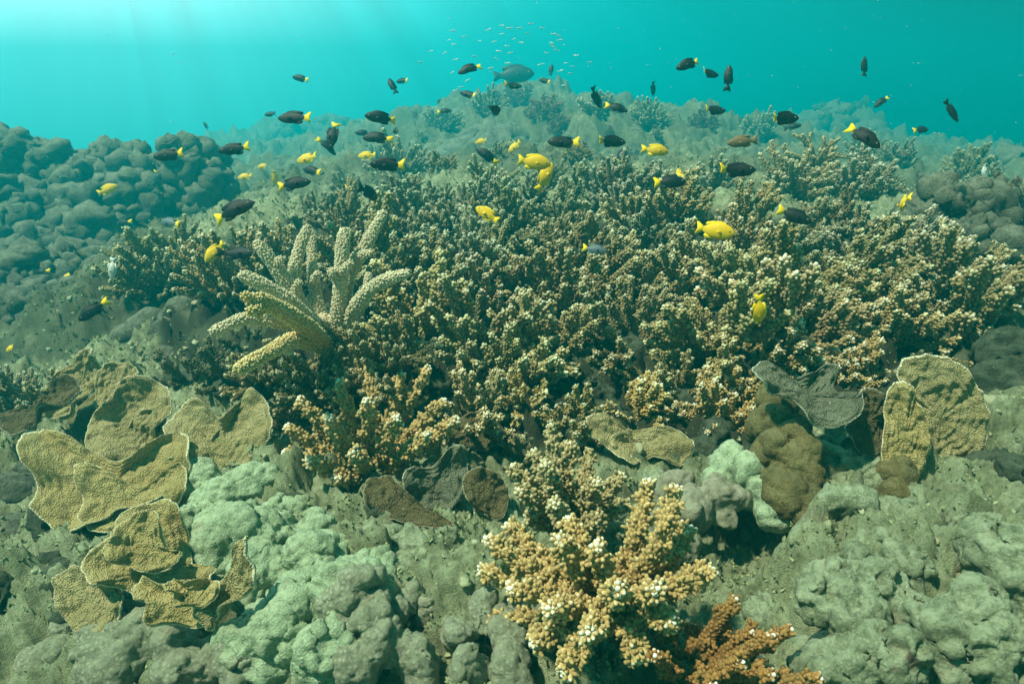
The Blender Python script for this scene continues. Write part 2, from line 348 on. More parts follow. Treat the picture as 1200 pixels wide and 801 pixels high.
# ------------------------------------------------------------------ the seabed: one sheet, shaped by depths read off the photograph
CP = []
FD = lambda d: d if d < 3.3 else 3.3 + (d - 3.3) * 2.5      # the reef beyond the thicket lies deeper in the haze
def cp(*rows):
    for x, y, d in rows: CP.append(P(x, y, FD(d)))
cp((-150, 860, .98), (0, 840, .98), (200, 850, .95), (400, 850, .92), (600, 850, .90), (800, 850, .92), (1000, 830, .92), (1200, 801, .95), (1400, 801, 1.0),
   (20, 640, 1.35), (150, 640, 1.25), (300, 640, 1.18), (450, 650, 1.14), (600, 660, 1.12), (720, 680, 1.10), (860, 655, 1.42), (875, 700, 1.25), (840, 740, 1.12), (955, 650, 1.12), (1050, 640, 1.12), (1180, 620, 1.15), (1350, 650, 1.2),
   (60, 540, 1.65), (250, 560, 1.42), (400, 580, 1.36), (550, 590, 1.34), (700, 560, 1.42), (850, 560, 1.40), (1000, 560, 1.32), (1130, 540, 1.35), (1230, 520, 1.4),
   (-40, 470, 2.3), (80, 450, 2.25), (180, 455, 1.95), (300, 480, 1.68), (450, 500, 1.62), (600, 500, 1.66), (750, 490, 1.68), (900, 490, 1.68), (1050, 480, 1.68), (1180, 450, 1.8),
   (-100, 400, 3.0), (60, 395, 3.0), (160, 390, 2.45), (250, 400, 2.05), (400, 410, 1.92), (550, 410, 1.95), (700, 410, 1.98), (850, 410, 1.95), (1000, 410, 1.95), (1120, 400, 2.0), (1220, 400, 2.1),
   (180, 330, 2.6), (300, 330, 2.35), (450, 330, 2.35), (600, 330, 2.4), (750, 330, 2.4), (900, 330, 2.35), (1050, 340, 2.35), (1180, 340, 2.5), (1300, 330, 2.6),
   (200, 285, 3.0), (320, 270, 2.85), (450, 275, 2.9), (600, 265, 3.0), (750, 265, 3.0), (900, 280, 2.8), (1050, 285, 2.8), (1150, 290, 3.0),
   (420, 250, 3.5), (520, 236, 3.6), (650, 222, 3.7), (760, 225, 3.7), (900, 255, 3.4), (1040, 265, 3.3),
   (80, 330, 3.6), (-60, 300, 4.2), (120, 250, 6.5), (250, 232, 6.2), (400, 232, 5.6), (480, 222, 4.8), (600, 205, 4.5), (800, 215, 4.4), (950, 235, 4.3), (1100, 245, 4.4), (1250, 260, 4.6),
   (470, 185, 5.3), (520, 160, 5.5), (600, 150, 5.5), (700, 155, 5.4), (800, 175, 5.2), (900, 205, 5.2), (1000, 215, 5.4), (1100, 220, 5.6), (1250, 230, 5.8),
   (500, 155, 6.1), (560, 137, 6.4), (610, 122, 6.6), (700, 137, 6.4), (780, 152, 6.3), (860, 168, 6.8), (950, 184, 7.2), (1050, 200, 7.0), (1150, 214, 7.0), (1300, 215, 7),
   (440, 170, 6.6), (400, 190, 7.0), (300, 172, 9.5), (350, 152, 10), (420, 158, 10.5), (260, 188, 9.0), (200, 205, 8.6),
   (900, 150, 10.), (1000, 140, 10), (840, 155, 10), (1080, 165, 9.5), (1150, 185, 9.0), (1300, 200, 9.0))
for a in range(-180, 181, 15):
    for r_, z_ in ((23, -1.0), (25, -1.2), (28, -1.6)): CP.append(np.array([r_ * math.sin(R(a)), r_ * math.cos(R(a)), z_]))
for a in range(80, 281, 20):
    for r_, z_ in ((.5, .12), (1.5, .1), (4, 0.0), (8, -.3)): CP.append(np.array([r_ * math.sin(R(a)), r_ * math.cos(R(a)), z_]))
CP.append(np.array([0, .25, .12])); CP.append(np.array([.2, .1, .12])); CP.append(np.array([-.2, .1, .12]))
CP = np.array(CP)
def uvw(x, y):
    r = np.hypot(x, y) + 1e-6; a = np.arctan2(x, y); return a * 1.5, np.log(r)
_ca, _cl = uvw(CP[:, 0], CP[:, 1])
def height0(x, y):
    x = np.atleast_1d(np.asarray(x, float)); y = np.atleast_1d(np.asarray(y, float)); a, l = uvw(x, y); z = np.empty(len(x))
    for i in range(0, len(x), 20000):
        s_ = slice(i, i + 20000)
        d2 = (a[s_, None] - _ca) ** 2 + (1.6 * (l[s_, None] - _cl)) ** 2 + .0012
        wt = d2 ** -2.0; z[s_] = (wt * CP[:, 2]).sum(1) / wt.sum(1)
    return z
def height(x, y):
    z = height0(x, y); p = np.stack([np.atleast_1d(x), np.atleast_1d(y), z], 1).astype(float)
    r = np.hypot(p[:, 0], p[:, 1]); k = np.clip((r - 1.0) / 5, 0, 1) * (1 + np.clip(r - 6, 0, 10) / 9)
    z = z + fbm(p, 2.6, 3, 5) * (.03 + .09 * k) + fbm(p, 9, 5, 9, .6) * (.024 + .03 * k)
    z = z + domes(p, 7, 3) * (.020 + .02 * k) + domes(p, 3.0, 4) * .12 * k + domes(p, 13, 6) * .05 * k
    return z
def hit(px, py, lo=.5, hi=26.0):
    """where the view ray through a photo pixel meets the seabed"""
    d = np.exp(np.linspace(math.log(lo), math.log(hi), 650)); pts = CAM + d[:, None] * (AX_F + AX_R * (px - 600) / FPX + AX_U * (400.5 - py) / FPX)
    below = np.nonzero(pts[:, 2] < height(pts[:, 0], pts[:, 1]))[0]
    i = below[0] if len(below) else len(d) - 1
    return pts[i], d[i]
def P_inv(p):
    q = p - CAM; d = q @ AX_F; dd = np.where(d > .1, d, .1); return 600 + FPX * (q @ AX_R) / dd, 400.5 - FPX * (q @ AX_U) / dd, d
def thicket_shade_mask(px, py):
    """1 where shade between the branches is painted dark on the thicket floor (the same patch of reef the colonies are set on)"""
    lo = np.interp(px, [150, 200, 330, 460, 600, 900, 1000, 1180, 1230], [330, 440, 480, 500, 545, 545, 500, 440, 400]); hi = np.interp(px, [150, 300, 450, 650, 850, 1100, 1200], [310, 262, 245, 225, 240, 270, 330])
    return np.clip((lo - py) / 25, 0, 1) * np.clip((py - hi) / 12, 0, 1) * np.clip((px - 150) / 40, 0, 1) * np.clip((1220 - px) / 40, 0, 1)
def build_seabed():
    ang = np.concatenate([np.linspace(-180, -52, 60)[:-1], np.linspace(-52, 52, 560), np.linspace(52, 180, 60)[1:]])
    rad = np.concatenate([np.exp(np.linspace(math.log(.12), math.log(.5), 14))[:-1], np.exp(np.linspace(math.log(.5), math.log(20), 470))[:-1], np.exp(np.linspace(math.log(20), math.log(27), 14))])
    A_, R_ = np.meshgrid(np.radians(ang), rad); x = (R_ * np.sin(A_)).ravel(); y = (R_ * np.cos(A_)).ravel(); z = height(x, y)
    p = np.stack([x, y, z], 1); r = np.hypot(x, y)
    nr, na = A_.shape
    # push small lumps out sideways as well, so that the silt and rubble are not a pure height map
    fine = domes(p, 32, 7) * .008 + domes(p, 19, 8, .6) * .020 + domes(p, 11, 18, .5) * .03 + fbm(p, 40, 4, 21, .7) * .009
    z2 = z + fine * np.clip(1.4 - r / 6, .3, 1)
    p[:, 2] = z2; p[:, 1] -= domes(p, 15, 12) * .015 * np.clip(r - .6, 0, 1)
    i, j = np.meshgrid(np.arange(nr - 1), np.arange(na - 1), indexing='ij'); q = np.stack([i * na + j, (i + 1) * na + j, (i + 1) * na + j + 1, i * na + j + 1], -1).reshape(-1, 4)[:, ::-1]
    mb = MB(); f_ = P_inv(p); m_ = np.maximum(thicket_shade_mask(f_[0], f_[1]) * (f_[2] > .3), np.maximum(.6 * np.clip((r - 3.6) / .8, 0, 1), .7 * np.clip((f_[1] < 425) * (f_[2] > 2.1) * (230 - f_[0]) / 40, 0, 1))) * np.clip(1 + vnoise(p, 14, 4) * .6 + vnoise(p, 3, 14) * .4, 0, 1); mb.add(p, q, None, m_)  # painted shade on thicket floor and left slope; far ground darker with algae
    c = np.array([[0, 0, height(0, 0.01)[0]]]); mb.add(c); k = nr * na
    mb.t.append(np.array([[k, j_, j_ + 1] for j_ in range(na - 1)])[:, ::-1])
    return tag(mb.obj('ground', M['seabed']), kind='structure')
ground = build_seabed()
def _sg(): pass
def scatter_ground(n, rmax, seed, keep):
    rs = np.random.default_rng(seed); 
    me = ground.data; v = co_of(me); no = no_of(me); px, py, d = P_inv(v)
    ok = np.nonzero((d > .5) & (d < rmax) & (px > -60) & (px < 1260) & (py < 860))[0]
    wgt = 1.0 * d[ok]; wgt = wgt * keep(v[ok], px[ok], py[ok]); wgt /= wgt.sum()
    idx = rs.choice(ok, n, p=wgt); return v[idx] + rs.normal(0, .002, (n, 3)) * [1, 1, 0], no[idx], d[idx], rs
def build_turf():
    p, n, d, rs = scatter_ground(26000, 4.5, 3, lambda v, px, py: np.clip(fbm(v, 9, 3, 44) * 1.6 + .5, .05, 1) * (1 - .6 * thicket_shade_mask(px, py)))
    mb = MB(); N = len(p)
    for b in range(3):
        dr = unit(n * [1, 1, 1] * .8 + rs.normal(0, .6, (N, 3))); sd_ = unit(np.cross(dr, rs.normal(size=(N, 3)))); h = (rs.uniform(.003, .009, N) * (.7 + .35 * d))[:, None]; w_ = h * rs.uniform(.18, .35, (N, 1))
        q0 = p - n * .002; V = np.stack([q0 - sd_ * w_, q0 + sd_ * w_, q0 + dr * h * .6 + sd_ * w_ * .9, q0 + dr * h * .6 - sd_ * w_ * .9, q0 + dr * h], 1).reshape(-1, 3); o = (np.arange(N) * 5)[:, None, None]
        mb.add(V, (np.array([[[0, 1, 2, 3]]]) + o).reshape(-1, 4), (np.array([[[3, 2, 4]]]) + o).reshape(-1, 3), np.repeat(rs.uniform(0, 1, N), 5))
    return tag(mb.obj('algae_turf', M['turf'], smooth=False), 'short silty green algae turf on the reef rock', 'algae', kind='stuff')
def build_rubble():
    p, n, d, rs = scatter_ground(700, 3.0, 8, lambda v, px, py: np.clip(fbm(v, 5, 3, 61) * 2 + .4, .02, 1))
    mb = MB(); V, F = ico(2)
    for i in range(len(p)):
        s_ = rs.uniform(.002, .006) * (.7 + .3 * d[i]) * (1 + 1.2 * (rs.uniform() < .06)); v = V * (s_ * rs.uniform(.5, 1.8, 3)); v = v + V * (vnoise(V, 2.3, int(i)) * s_ * .7)[:, None]; mb.add(v + p[i], tris=F, tip=rs.uniform())
    return tag(mb.obj('coral_rubble', M['rubble']), 'small coral rubble lying on the reef rock', 'rubble', kind='stuff')

# ------------------------------------------------------------------ lumpy corals and rocks: lobes fused into one skin, then nodules pushed out of it
def co_of(me):
    a = np.empty(len(me.vertices) * 3, np.float32); me.vertices.foreach_get('co', a); return a.reshape(-1, 3).astype(float)
def no_of(me):
    a = np.empty(len(me.vertices) * 3, np.float32); me.vertex_normals.foreach_get('vector', a); return a.reshape(-1, 3).astype(float)
_ico = {}
def ico(sub):
    if sub not in _ico:
        import bmesh
        b = bmesh.new(); bmesh.ops.create_icosphere(b, subdivisions=sub, radius=1); b.verts.ensure_lookup_table()
        _ico[sub] = (np.array([v.co[:] for v in b.verts]), np.array([[v.index for v in f.verts] for f in b.faces])); b.free()
    return _ico[sub]
def fuse(name, mat, blobs, voxel=.01, shape=(), origin=None, smooth=6, parent=None):
    """blobs: (centre, (rx,ry,rz)); shape: (kind, scale, amplitude, seed) displacements along the normal"""
    mb = MB(); V, F = ico(3)
    for c, r in blobs: mb.add(V * np.array(r) + np.asarray(c), tris=F)
    me = mb.mesh('tmp', None); o = bpy.data.objects.new('tmp', me); COL.objects.link(o)
    md = o.modifiers.new('r', 'REMESH'); md.mode = 'VOXEL'; md.voxel_size = voxel
    sm = o.modifiers.new('s', 'SMOOTH'); sm.iterations = smooth; sm.factor = .6
    bpy.context.view_layer.update()
    me2 = bpy.data.meshes.new_from_object(o.evaluated_get(bpy.context.evaluated_depsgraph_get()))
    bpy.data.objects.remove(o)
    for kind, sc_, amp, seed in shape:
        v = co_of(me2); n = no_of(me2)
        if kind == 'dome': dv = domes(v, sc_, seed) * amp
        elif kind == 'nod': dv = domes(v, sc_, seed, .62) * amp
        elif kind == 'pit': dv = -np.clip(1 - worley(v, sc_, seed) / .34, 0, 1) ** .5 * amp
        elif kind == 'warp': dv = None; v = v + amp * np.stack([fbm(v, sc_, 2, seed), fbm(v, sc_, 2, seed + 5), fbm(v, sc_, 2, seed + 9)], 1)
        else: dv = fbm(v, sc_, 4, seed) * amp
        if dv is not None: v = v + n * dv[:, None]
        me2.vertices.foreach_set('co', v.astype(np.float32).ravel()); me2.update()
    og = np.asarray(origin if origin is not None else np.asarray(blobs[0][0]), float)
    v = co_of(me2) - og; me2.vertices.foreach_set('co', v.astype(np.float32).ravel())
    me2.polygons.foreach_set('use_smooth', np.ones(len(me2.polygons), bool)); me2.update()
    me2.materials.clear(); me2.materials.append(mat); me2.name = name
    o2 = bpy.data.objects.new(name, me2); COL.objects.link(o2); o2.location = og
    if parent: o2.parent = parent
    return o2
def px_blobs(rows, back=.0):
    """rows of (px, py, depth, radius_px[, squash y, squash z]) -> fused blobs; the point given is the blob's near face"""
    res = []
    for r in rows:
        x, y, d, rp = r[:4]; rr = rp * d / FPX; sy, sz = (r[4] if len(r) > 4 else 1), (r[5] if len(r) > 5 else 1); c = P(x, y, d) + AX_F * rr * .8
        gb = np.random.default_rng(int(x * 7 + y * 13)); res.append((c, (rr * .82, rr * sy * .82, rr * sz * .82)))
        for k in range(6):
            dv = unit(gb.normal(size=3)) * rr * gb.uniform(.35, .75); q = rr * gb.uniform(.28, .5); res.append((c + dv * [1, sy, sz], (q * gb.uniform(.8, 1.3), q, q * sz * gb.uniform(.8, 1.2))))
    return res

# ------------------------------------------------------------------ plate corals
def plate(name, mat, outline, c_px, depth, normal, ripple=.008, cup=.02, thick=.011, nt_=150, nr_=34, seed=0, parent=None, kink=.0, rad_ripple=0.0):
    """A leaf of plate coral. outline: photo pixels, cast onto a tilted plane through the centre; then cupped and rippled, given a thickness."""
    c = P(*c_px, depth); n = unit(np.asarray(normal, float)); rng = np.random.default_rng(seed)
    ring = []
    for x, y in outline:
        dv = P(x, y, 1.0) - CAM; t = ((c - CAM) @ n) / (dv @ n); t = np.clip(t, depth * .8, depth * 1.25); ring.append(CAM + dv * t)
    ring = np.array(ring); k = len(ring); e_ = np.vstack([ring[-1], ring, ring[:2]]); o = []
    for t in np.linspace(0, k, nt_, endpoint=False):
        i = int(t); f = t - i; a, b, cc, d = e_[i], e_[i + 1], e_[i + 2], e_[(i + 3) % len(e_)]
        o.append(.5 * (2 * b + (cc - a) * f + (2 * a - 5 * b + 4 * cc - d) * f * f + (3 * b - a - 3 * cc + d) * f ** 3))
    o = np.array(o); s = np.linspace(0, 1, nr_) ** .85
    th = np.arange(nt_) * 2 * np.pi / nt_
    o = c + (o - c) * (1.07 + .012 * np.sin(th * 17 + seed) + .008 * np.sin(th * 31 + 2 * seed))[:, None]
    G = c + s[:, None, None] * (o[None] - c)
    flat = G.reshape(-1, 3); S_ = np.repeat(s, nt_); size = np.linalg.norm(o - c, axis=1).mean()
    h = fbm(flat, .8 / size, 2, seed) * ripple * 1.1 * (.3 + S_) + cup * S_ ** 2.2 * (1 + .8 * np.sin(np.tile(th, nr_) * 3 + seed) + .5 * np.sin(np.tile(th, nr_) * 7 + seed * 2)) + fbm(flat, 70, 2, seed + 3) * .0022 + domes(flat, 75, seed) * .0035 * (S_ < .97) + (domes(flat, 24, seed + 2) - .5) * .009 * (S_ < .93) * (.4 + .6 * S_) + fbm(flat, 40, 3, seed) * .003
    h = h + .0011 * np.sin(S_ * size * 420 + fbm(flat, 1.5 / size, 2, seed + 9) * 5) * (S_ > .25)
    if rad_ripple: h = h + rad_ripple * np.sin(np.tile(th, nr_) * 13 + S_ * 2) * S_
    top = flat + n * h[:, None]
    und = top - n * (thick * (1.25 - .7 * S_ ** 3))[:, None]
    rim_in = (np.tile(o, (1, 1)) - c) * .012
    top3 = top.reshape(nr_, nt_, 3); und3 = und.reshape(nr_, nt_, 3)
    edge = (top3[-1] + und3[-1]) / 2 + rim_in
    mb = MB(); V = np.concatenate([top3.reshape(-1, 3), edge, und3[::-1].reshape(-1, 3)]); A = np.concatenate([np.where(S_ > .965, (S_ - .965) / .03, 0), np.ones(nt_), np.repeat(np.where(s[::-1] > .97, .6, 0), nt_)])
    NR = nr_ * 2 + 1; i, j = np.meshgrid(np.arange(NR - 1), np.arange(nt_), indexing='ij'); j2 = (j + 1) % nt_
    q = np.stack([i * nt_ + j, i * nt_ + j2, (i + 1) * nt_ + j2, (i + 1) * nt_ + j], -1).reshape(-1, 4)
    mb.add(V - c, q, None, A)
    ob = mb.obj(name, mat, parent); ob.location = c if parent is None else c - np.array(parent.location)
    return ob
# ------------------------------------------------------------------ labels that single a repeat out by what it stands beside
MARKS = [(385, 345, 'the big pale staghorn'), (571, 251, 'the small orange-yellow fish'), (838, 270, 'the largest yellow fish'),
         (890, 365, 'the upright yellow fish'), (931, 253, 'the dark fish on the thicket crest'), (632, 196, 'the pair of yellow fish'),
         (785, 214, 'the dark fish hiding a yellow one'), (1057, 238, 'the round yellow fish'), (1100, 485, 'the big fan plate coral'),
         (930, 520, 'the brown knobbly column'), (430, 490, 'the golden mid-left coral'), (672, 445, 'the dark rubble gap'),
         (696, 291, 'the shadowed blue fish'), (252, 295, 'the yellow fish by the shadowed dark one'), (345, 215, 'the dark fish over the left thicket'),
         (1140, 270, 'the right lumpy coral head'), (150, 240, 'the left lumpy coral head'), (755, 515, 'the tan crust plate'),
         (1190, 450, 'the dark rock at the right edge'), (245, 435, 'the olive finger corals'), (605, 510, 'the olive knobs in the centre'),
         (600, 120, 'the reddish far bush'), (863, 200, 'the dark fish right of the mound'), (454, 193, 'the dark fish left of the mound'),
         (716, 166, 'the dark fish before the mound'), (919, 138, 'the two overlapping dark fish'), (1013, 159, 'the slanting yellow-tailed fish')]
_used_rel = set()
def relation(px, py):
    cand = sorted(MARKS, key=lambda m: (m[0] - px) ** 2 + (m[1] - py) ** 2)
    for m in cand[:14]:
        dx, dy = px - m[0], py - m[1]; a = math.degrees(math.atan2(-dy, dx)) % 360; r = math.hypot(dx, dy)
        dn = ['right of', 'above right of', 'above', 'above left of', 'left of', 'below left of', 'below', 'below right of'][int((a + 22.5) // 45) % 8]
        s_ = ('just ' if r < 65 else '' if r < 125 else 'well ' if r < 220 else 'far ') + dn + ' ' + m[2]
        if s_ not in _used_rel: _used_rel.add(s_); return s_
    return None

# ------------------------------------------------------------------ branching corals
rng = np.random.default_rng(11)
def branch_pool(n, mat, length, r0, r1, seed, **k):
    res = []
    for i in range(n):
        g = np.random.default_rng(seed + i); mb = MB(); b = g.uniform(-.12, .12, 4) * length
        pts = [[0, 0, 0], [b[0] * .4, b[1] * .4, length * .5], [b[0] + b[2] * .4, b[1] + b[3] * .4, length]]
        (fingered_branch(mb, pts, g, **k) if 'fingers' in k else bushy_branch(mb, pts, r0, r1, g, **k)); res.append(mb.mesh('branch', mat))
    return res
FK = dict(kr=.0034, kl=.0096, space=.0080, lets=4, let_len=.016, let_kn=5, lean=1.0)
POOL = {'tan': branch_pool(8, M['tan_branch'], .20, .009, .005, 100, fingers=6, fl=.100, **FK),
        'green': branch_pool(6, M['green_branch'], .20, .009, .005, 200, fingers=6, fl=.100, **FK),
        'gold': branch_pool(5, M['front_branch'], .15, .009, .005, 300, fingers=5, fl=.08, **FK),
        'finger': branch_pool(6, M['olive_finger'], .11, .0085, .005, 400, kr=.0028, kl=.0060, space=.0065, lets=5, let_len=.030, let_kn=12, lean=1.6, white=.6),
        'red': branch_pool(4, M['red_branch'], .15, .006, .003, 500, kr=.003, kl=.012, space=.012, lets=16, let_len=.05, let_kn=6)}
def base_mesh(mat):
    V, F = ico(3); v = V * [.055, .055, .04]; v = v + V * (fbm(V, 3, 3, 3) * .012 + domes(V, 3, 2) * .01)[:, None]
    mb = MB(); mb.add(v, tris=F); return mb.mesh('base', mat)
BASE = base_mesh(M['dark_rock'])
def colony(pos, pool, n, scale, g, label, group, toward=.32, spread=62, name='branching_coral', tilt=None, base=True, lmin=.6, lmax=1.2):
    root = empty(name, pos, label, 'coral', group)
    up = unit(np.array([g.uniform(-.15, .15), -toward, 1.0]) if tilt is None else np.asarray(tilt, float))
    ref = unit(np.cross(up, [1, 0, .2])); rf2 = np.cross(up, ref)
    if base:
        b = bpy.data.objects.new('base', BASE); COL.objects.link(b); b.parent = root; b.scale = (scale * 1.1,) * 3; b.rotation_euler = (0, 0, g.uniform(0, 6))
    a0 = g.uniform(0, 6.28); kk = g.uniform(.72, 1.12); col = (kk * g.uniform(.94, 1.04), kk * g.uniform(.95, 1.04), kk * g.uniform(.85, 1.05), 1)
    for i in range(n):
        th = R(spread) * math.sqrt((i + .35) / n) * g.uniform(.88, 1.1); a = a0 + i * 2.39996 + g.uniform(-.25, .25)
        d = unit(math.cos(th) * up + math.sin(th) * (math.cos(a) * ref + math.sin(a) * rf2))
        o = bpy.data.objects.new('branch', pool[int(g.integers(len(pool)))]); COL.objects.link(o); o.parent = root; o.color = col
        o.rotation_mode = 'QUATERNION'; o.rotation_quaternion = Vector(d).to_track_quat('Z', 'Y') @ Matrix.Rotation(g.uniform(0, 6.28), 3, 'Z').to_quaternion()
        s_ = scale * g.uniform(lmin, lmax) * (1.05 - .2 * th); o.scale = (s_ * .97, s_ * .97, s_)
        off = unit(d - up * .5) * .022 * scale; o.location = off
    return root

ROWS = [(508, 575, 905, 74, 'gold tan'), (462, 455, 1150, 78, 'tan'), (414, 480, 1165, 72, 'tan'), (376, 205, 1180, 68, 'tan'),
        (340, 195, 1185, 62, 'tan'), (308, 190, 1085, 56, 'mixed'), (282, 215, 1045, 52, 'mixed'), (262, 235, 1010, 47, 'green'),
        (245, 410, 880, 42, 'green'), (232, 560, 780, 42, 'green')]
def adj(pool, g): return {'tan': ['brown bushy', 'tan bushy', 'warm brown', 'brown knobbly'], 'green': ['olive grey bushy', 'grey green', 'hazy olive'], 'gold': ['golden brown', 'orange brown'],
                          'finger': ['olive finger'], 'red': ['reddish']}[pool][int(g.integers({'tan': 4, 'green': 3, 'gold': 2, 'finger': 1, 'red': 1}[pool]))]
skip = [(672, 455, 38, 30), (930, 480, 45, 45), (1100, 480, 60, 40), (395, 400, 60, 40), (300, 385, 70, 20)]
n_thicket = 0
for ri, (yb, x0, x1, sp, mode) in enumerate(ROWS):
    sp *= 1.24; xs = np.arange(x0 + (ri % 2) * sp * .4, x1, sp)
    for x in xs:
        px = x + rng.uniform(-.22, .22) * sp; py = yb + rng.uniform(-9, 9) * (yb / 400)
        if any(((px - a) / c) ** 2 + ((py - b) / d) ** 2 < 1 for a, b, c, d in skip): continue
        if ri == 1 and 560 > px: continue
        if (px > 810 and yb < 275) or (px > 980 and yb < 300) or (px < 340 and yb < 300): continue      # the crest dips at both ends
        if ri <= 3 and px > 1165 - 5 * ri: continue
        pos, d = hit(px, py)
        pool = 'tan' if mode == 'tan' else 'gold' if (mode == 'gold tan' and rng.uniform() < .5) else 'tan' if mode == 'gold tan' else ('green' if mode == 'green' or rng.uniform() < .45 else 'tan')
        sc = {0: .78, 1: .92}.get(ri, 1.05) * rng.uniform(.85, 1.2) * (1 + .06 * max(0, d - 2.6))
        sc *= 1.0 if ri < 4 else .88 if ri < 5 else .76 if ri < 7 else .66
        rel = relation(px, py - 60 * sc / d * 1.8)
        nm = adj(pool, rng)
        lab = ' '.join(f'{nm} branching coral, {rel}'.split()[:16]) if rel else 'small hazy branching coral deep inside the thicket'
        colony(pos - np.array([0, 0, .01]), POOL[pool], int(rng.integers(7, 10)), sc * 1.18, rng, lab, 'branching corals of the thicket')
        n_thicket += 1
print('thicket colonies', n_thicket)

# colonies with a place of their own
for px, py, pool, n, sc, tw, lab in [
    (160, 318, 'tan', 8, .75, .3, 'pale tan branching tuft sticking out at the left end of the thicket'),
    (560, 470, 'gold', 9, .62, .6, 'small orange brown tuft between the staghorn and the dark rubble gap'),
    (615, 480, 'gold', 8, .6, .6, 'small golden tuft left of the dark rubble gap'),
    (985, 452, 'gold', 13, .85, .7, 'brown white-tipped bushy coral between the column and the fan plate'),
    (840, 478, 'gold', 11, .85, .7, 'brown white-tipped bushy coral left of the brown knobbly column'),
    (372, 462, 'tan', 9, .55, .6, 'brown tuft crowding the foot of the big staghorn'), (318, 452, 'tan', 8, .55, .6, 'brown tuft under the lowest staghorn arm'), (425, 465, 'tan', 8, .6, .5, 'brown tuft right of the staghorn foot'), (455, 440, 'tan', 9, .7, .5, 'brown tuft just right of the staghorn base'), (400, 478, 'tan', 8, .5, .6, 'small brown tuft below the staghorn foot'),
    (345, 500, 'gold', 8, .5, .5, 'small rusty branching coral directly under the big staghorn'),
    (30, 500, 'green', 11, .9, .3, 'blurred greenish brown branching coral at the left edge above the plates'),
    (75, 490, 'tan', 8, .6, .3, 'thin brown branching coral behind the upright left plate')]:
    pos, d = hit(px, py)
    if 'staghorn' in lab and pool == 'tan': pos = P(px, py, 1.5)
    colony(pos, POOL[pool], n, sc, rng, lab, 'branching corals around the thicket', toward=tw)
for px, py, n, sc, tl, lab in [
    (225, 452, 12, .95, (-.35, -.3, 1), 'olive finger coral leaning left above the tan plates'),
    (275, 455, 12, 1.0, (-.25, -.4, 1), 'olive finger coral below the lowest staghorn arm'),
    (290, 415, 9, .8, (-.4, -.3, 1), 'dark olive finger coral behind the lower staghorn arms'),
    (612, 545, 9, .72, (-.05, -.35, 1), 'olive knobbed finger coral in the centre above the golden coral'),
    (575, 560, 6, .55, (-.1, -.7, .6), 'small olive knobbed coral left of the golden middle coral')]:
    pos, d = hit(px, py); colony(pos, POOL['finger'], n, sc, rng, lab, 'olive finger corals', name='finger_coral', tilt=tl, spread=50)

def arm_coral(name, base, arms, mat, label, group=None, r0=.012, r1=.0075, g=None, n_extra=0, **k):
    """base: (px,py,d); arms: (tip px, tip py, tip d[, mid px, mid py, mid d])"""
    B = P(*base); root = empty(name, B, label, 'coral', group)
    for a in arms:
        T = P(*a[:3]) - B; mid = (P(*a[3:6]) - B) if len(a) > 3 else T * .5 + np.array([0, 0, -.012])
        mb = MB(); st = unit(T) * .0; bushy_branch(mb, [st, mid, T], r0, r1, g, **k); o = mb.obj('branch', mat, root)
    return root
g = np.random.default_rng(5)
arm_coral('branching_coral', (712, 712, 1.0), [
    (572, 632, .97, 640, 680, .97), (596, 616, 1.03, 640, 660, 1.0), (566, 668, .99, 640, 690, .98), (574, 728, .98, 640, 722, .97), (666, 610, .97, 690, 660, .96),
    (656, 632, .90, 680, 670, .93), (760, 566, .98, 742, 640, .97), (792, 574, .93, 765, 650, .93), (832, 668, .92, 780, 690, .92), (786, 728, .86, 750, 715, .90),
    (748, 770, .85, 735, 735, .88), (662, 786, .84, 685, 745, .87), (626, 752, .87, 665, 725, .90), (644, 712, .84, 680, 710, .90), (700, 640, .88, 708, 680, .93),
    (724, 690, .82, 716, 705, .90), (808, 620, .98, 770, 670, .96), (600, 690, .90, 650, 700, .93), (690, 740, .82, 700, 725, .88), (770, 690, .84, 745, 702, .9), (630, 650, 1.0, 665, 680, .98)],
    M['front_branch'], 'large golden branching coral with white tips, nearest the camera at bottom centre', g=g, kr=.0033, kl=.0094, space=.0068, lets=24, let_len=.014, let_kn=7, r0=.0135, r1=.0060, white=1.0)
arm_coral('branching_coral', (668, 618, 1.2), [
    (646, 500, 1.2, 655, 560, 1.18), (602, 548, 1.14, 630, 580, 1.15), (668, 522, 1.13, 664, 565, 1.14), (728, 558, 1.14, 700, 590, 1.15), (700, 566, 1.08, 685, 590, 1.12),
    (625, 530, 1.22, 645, 570, 1.2), (610, 575, 1.08, 640, 595, 1.12), (650, 590, 1.02, 660, 605, 1.1), (700, 610, 1.08, 690, 612, 1.1), (640, 545, 1.08, 652, 580, 1.12), (690, 530, 1.24, 684, 570, 1.2), (620, 605, 1.12, 640, 612, 1.14), (735, 590, 1.2, 705, 602, 1.18)],
    M['tan_branch'], 'golden branching coral with pale tips directly behind the nearest bottom coral', g=g, kr=.0033, kl=.0092, space=.0072, lets=20, let_len=.014, let_kn=6, r0=.012, r1=.0055)
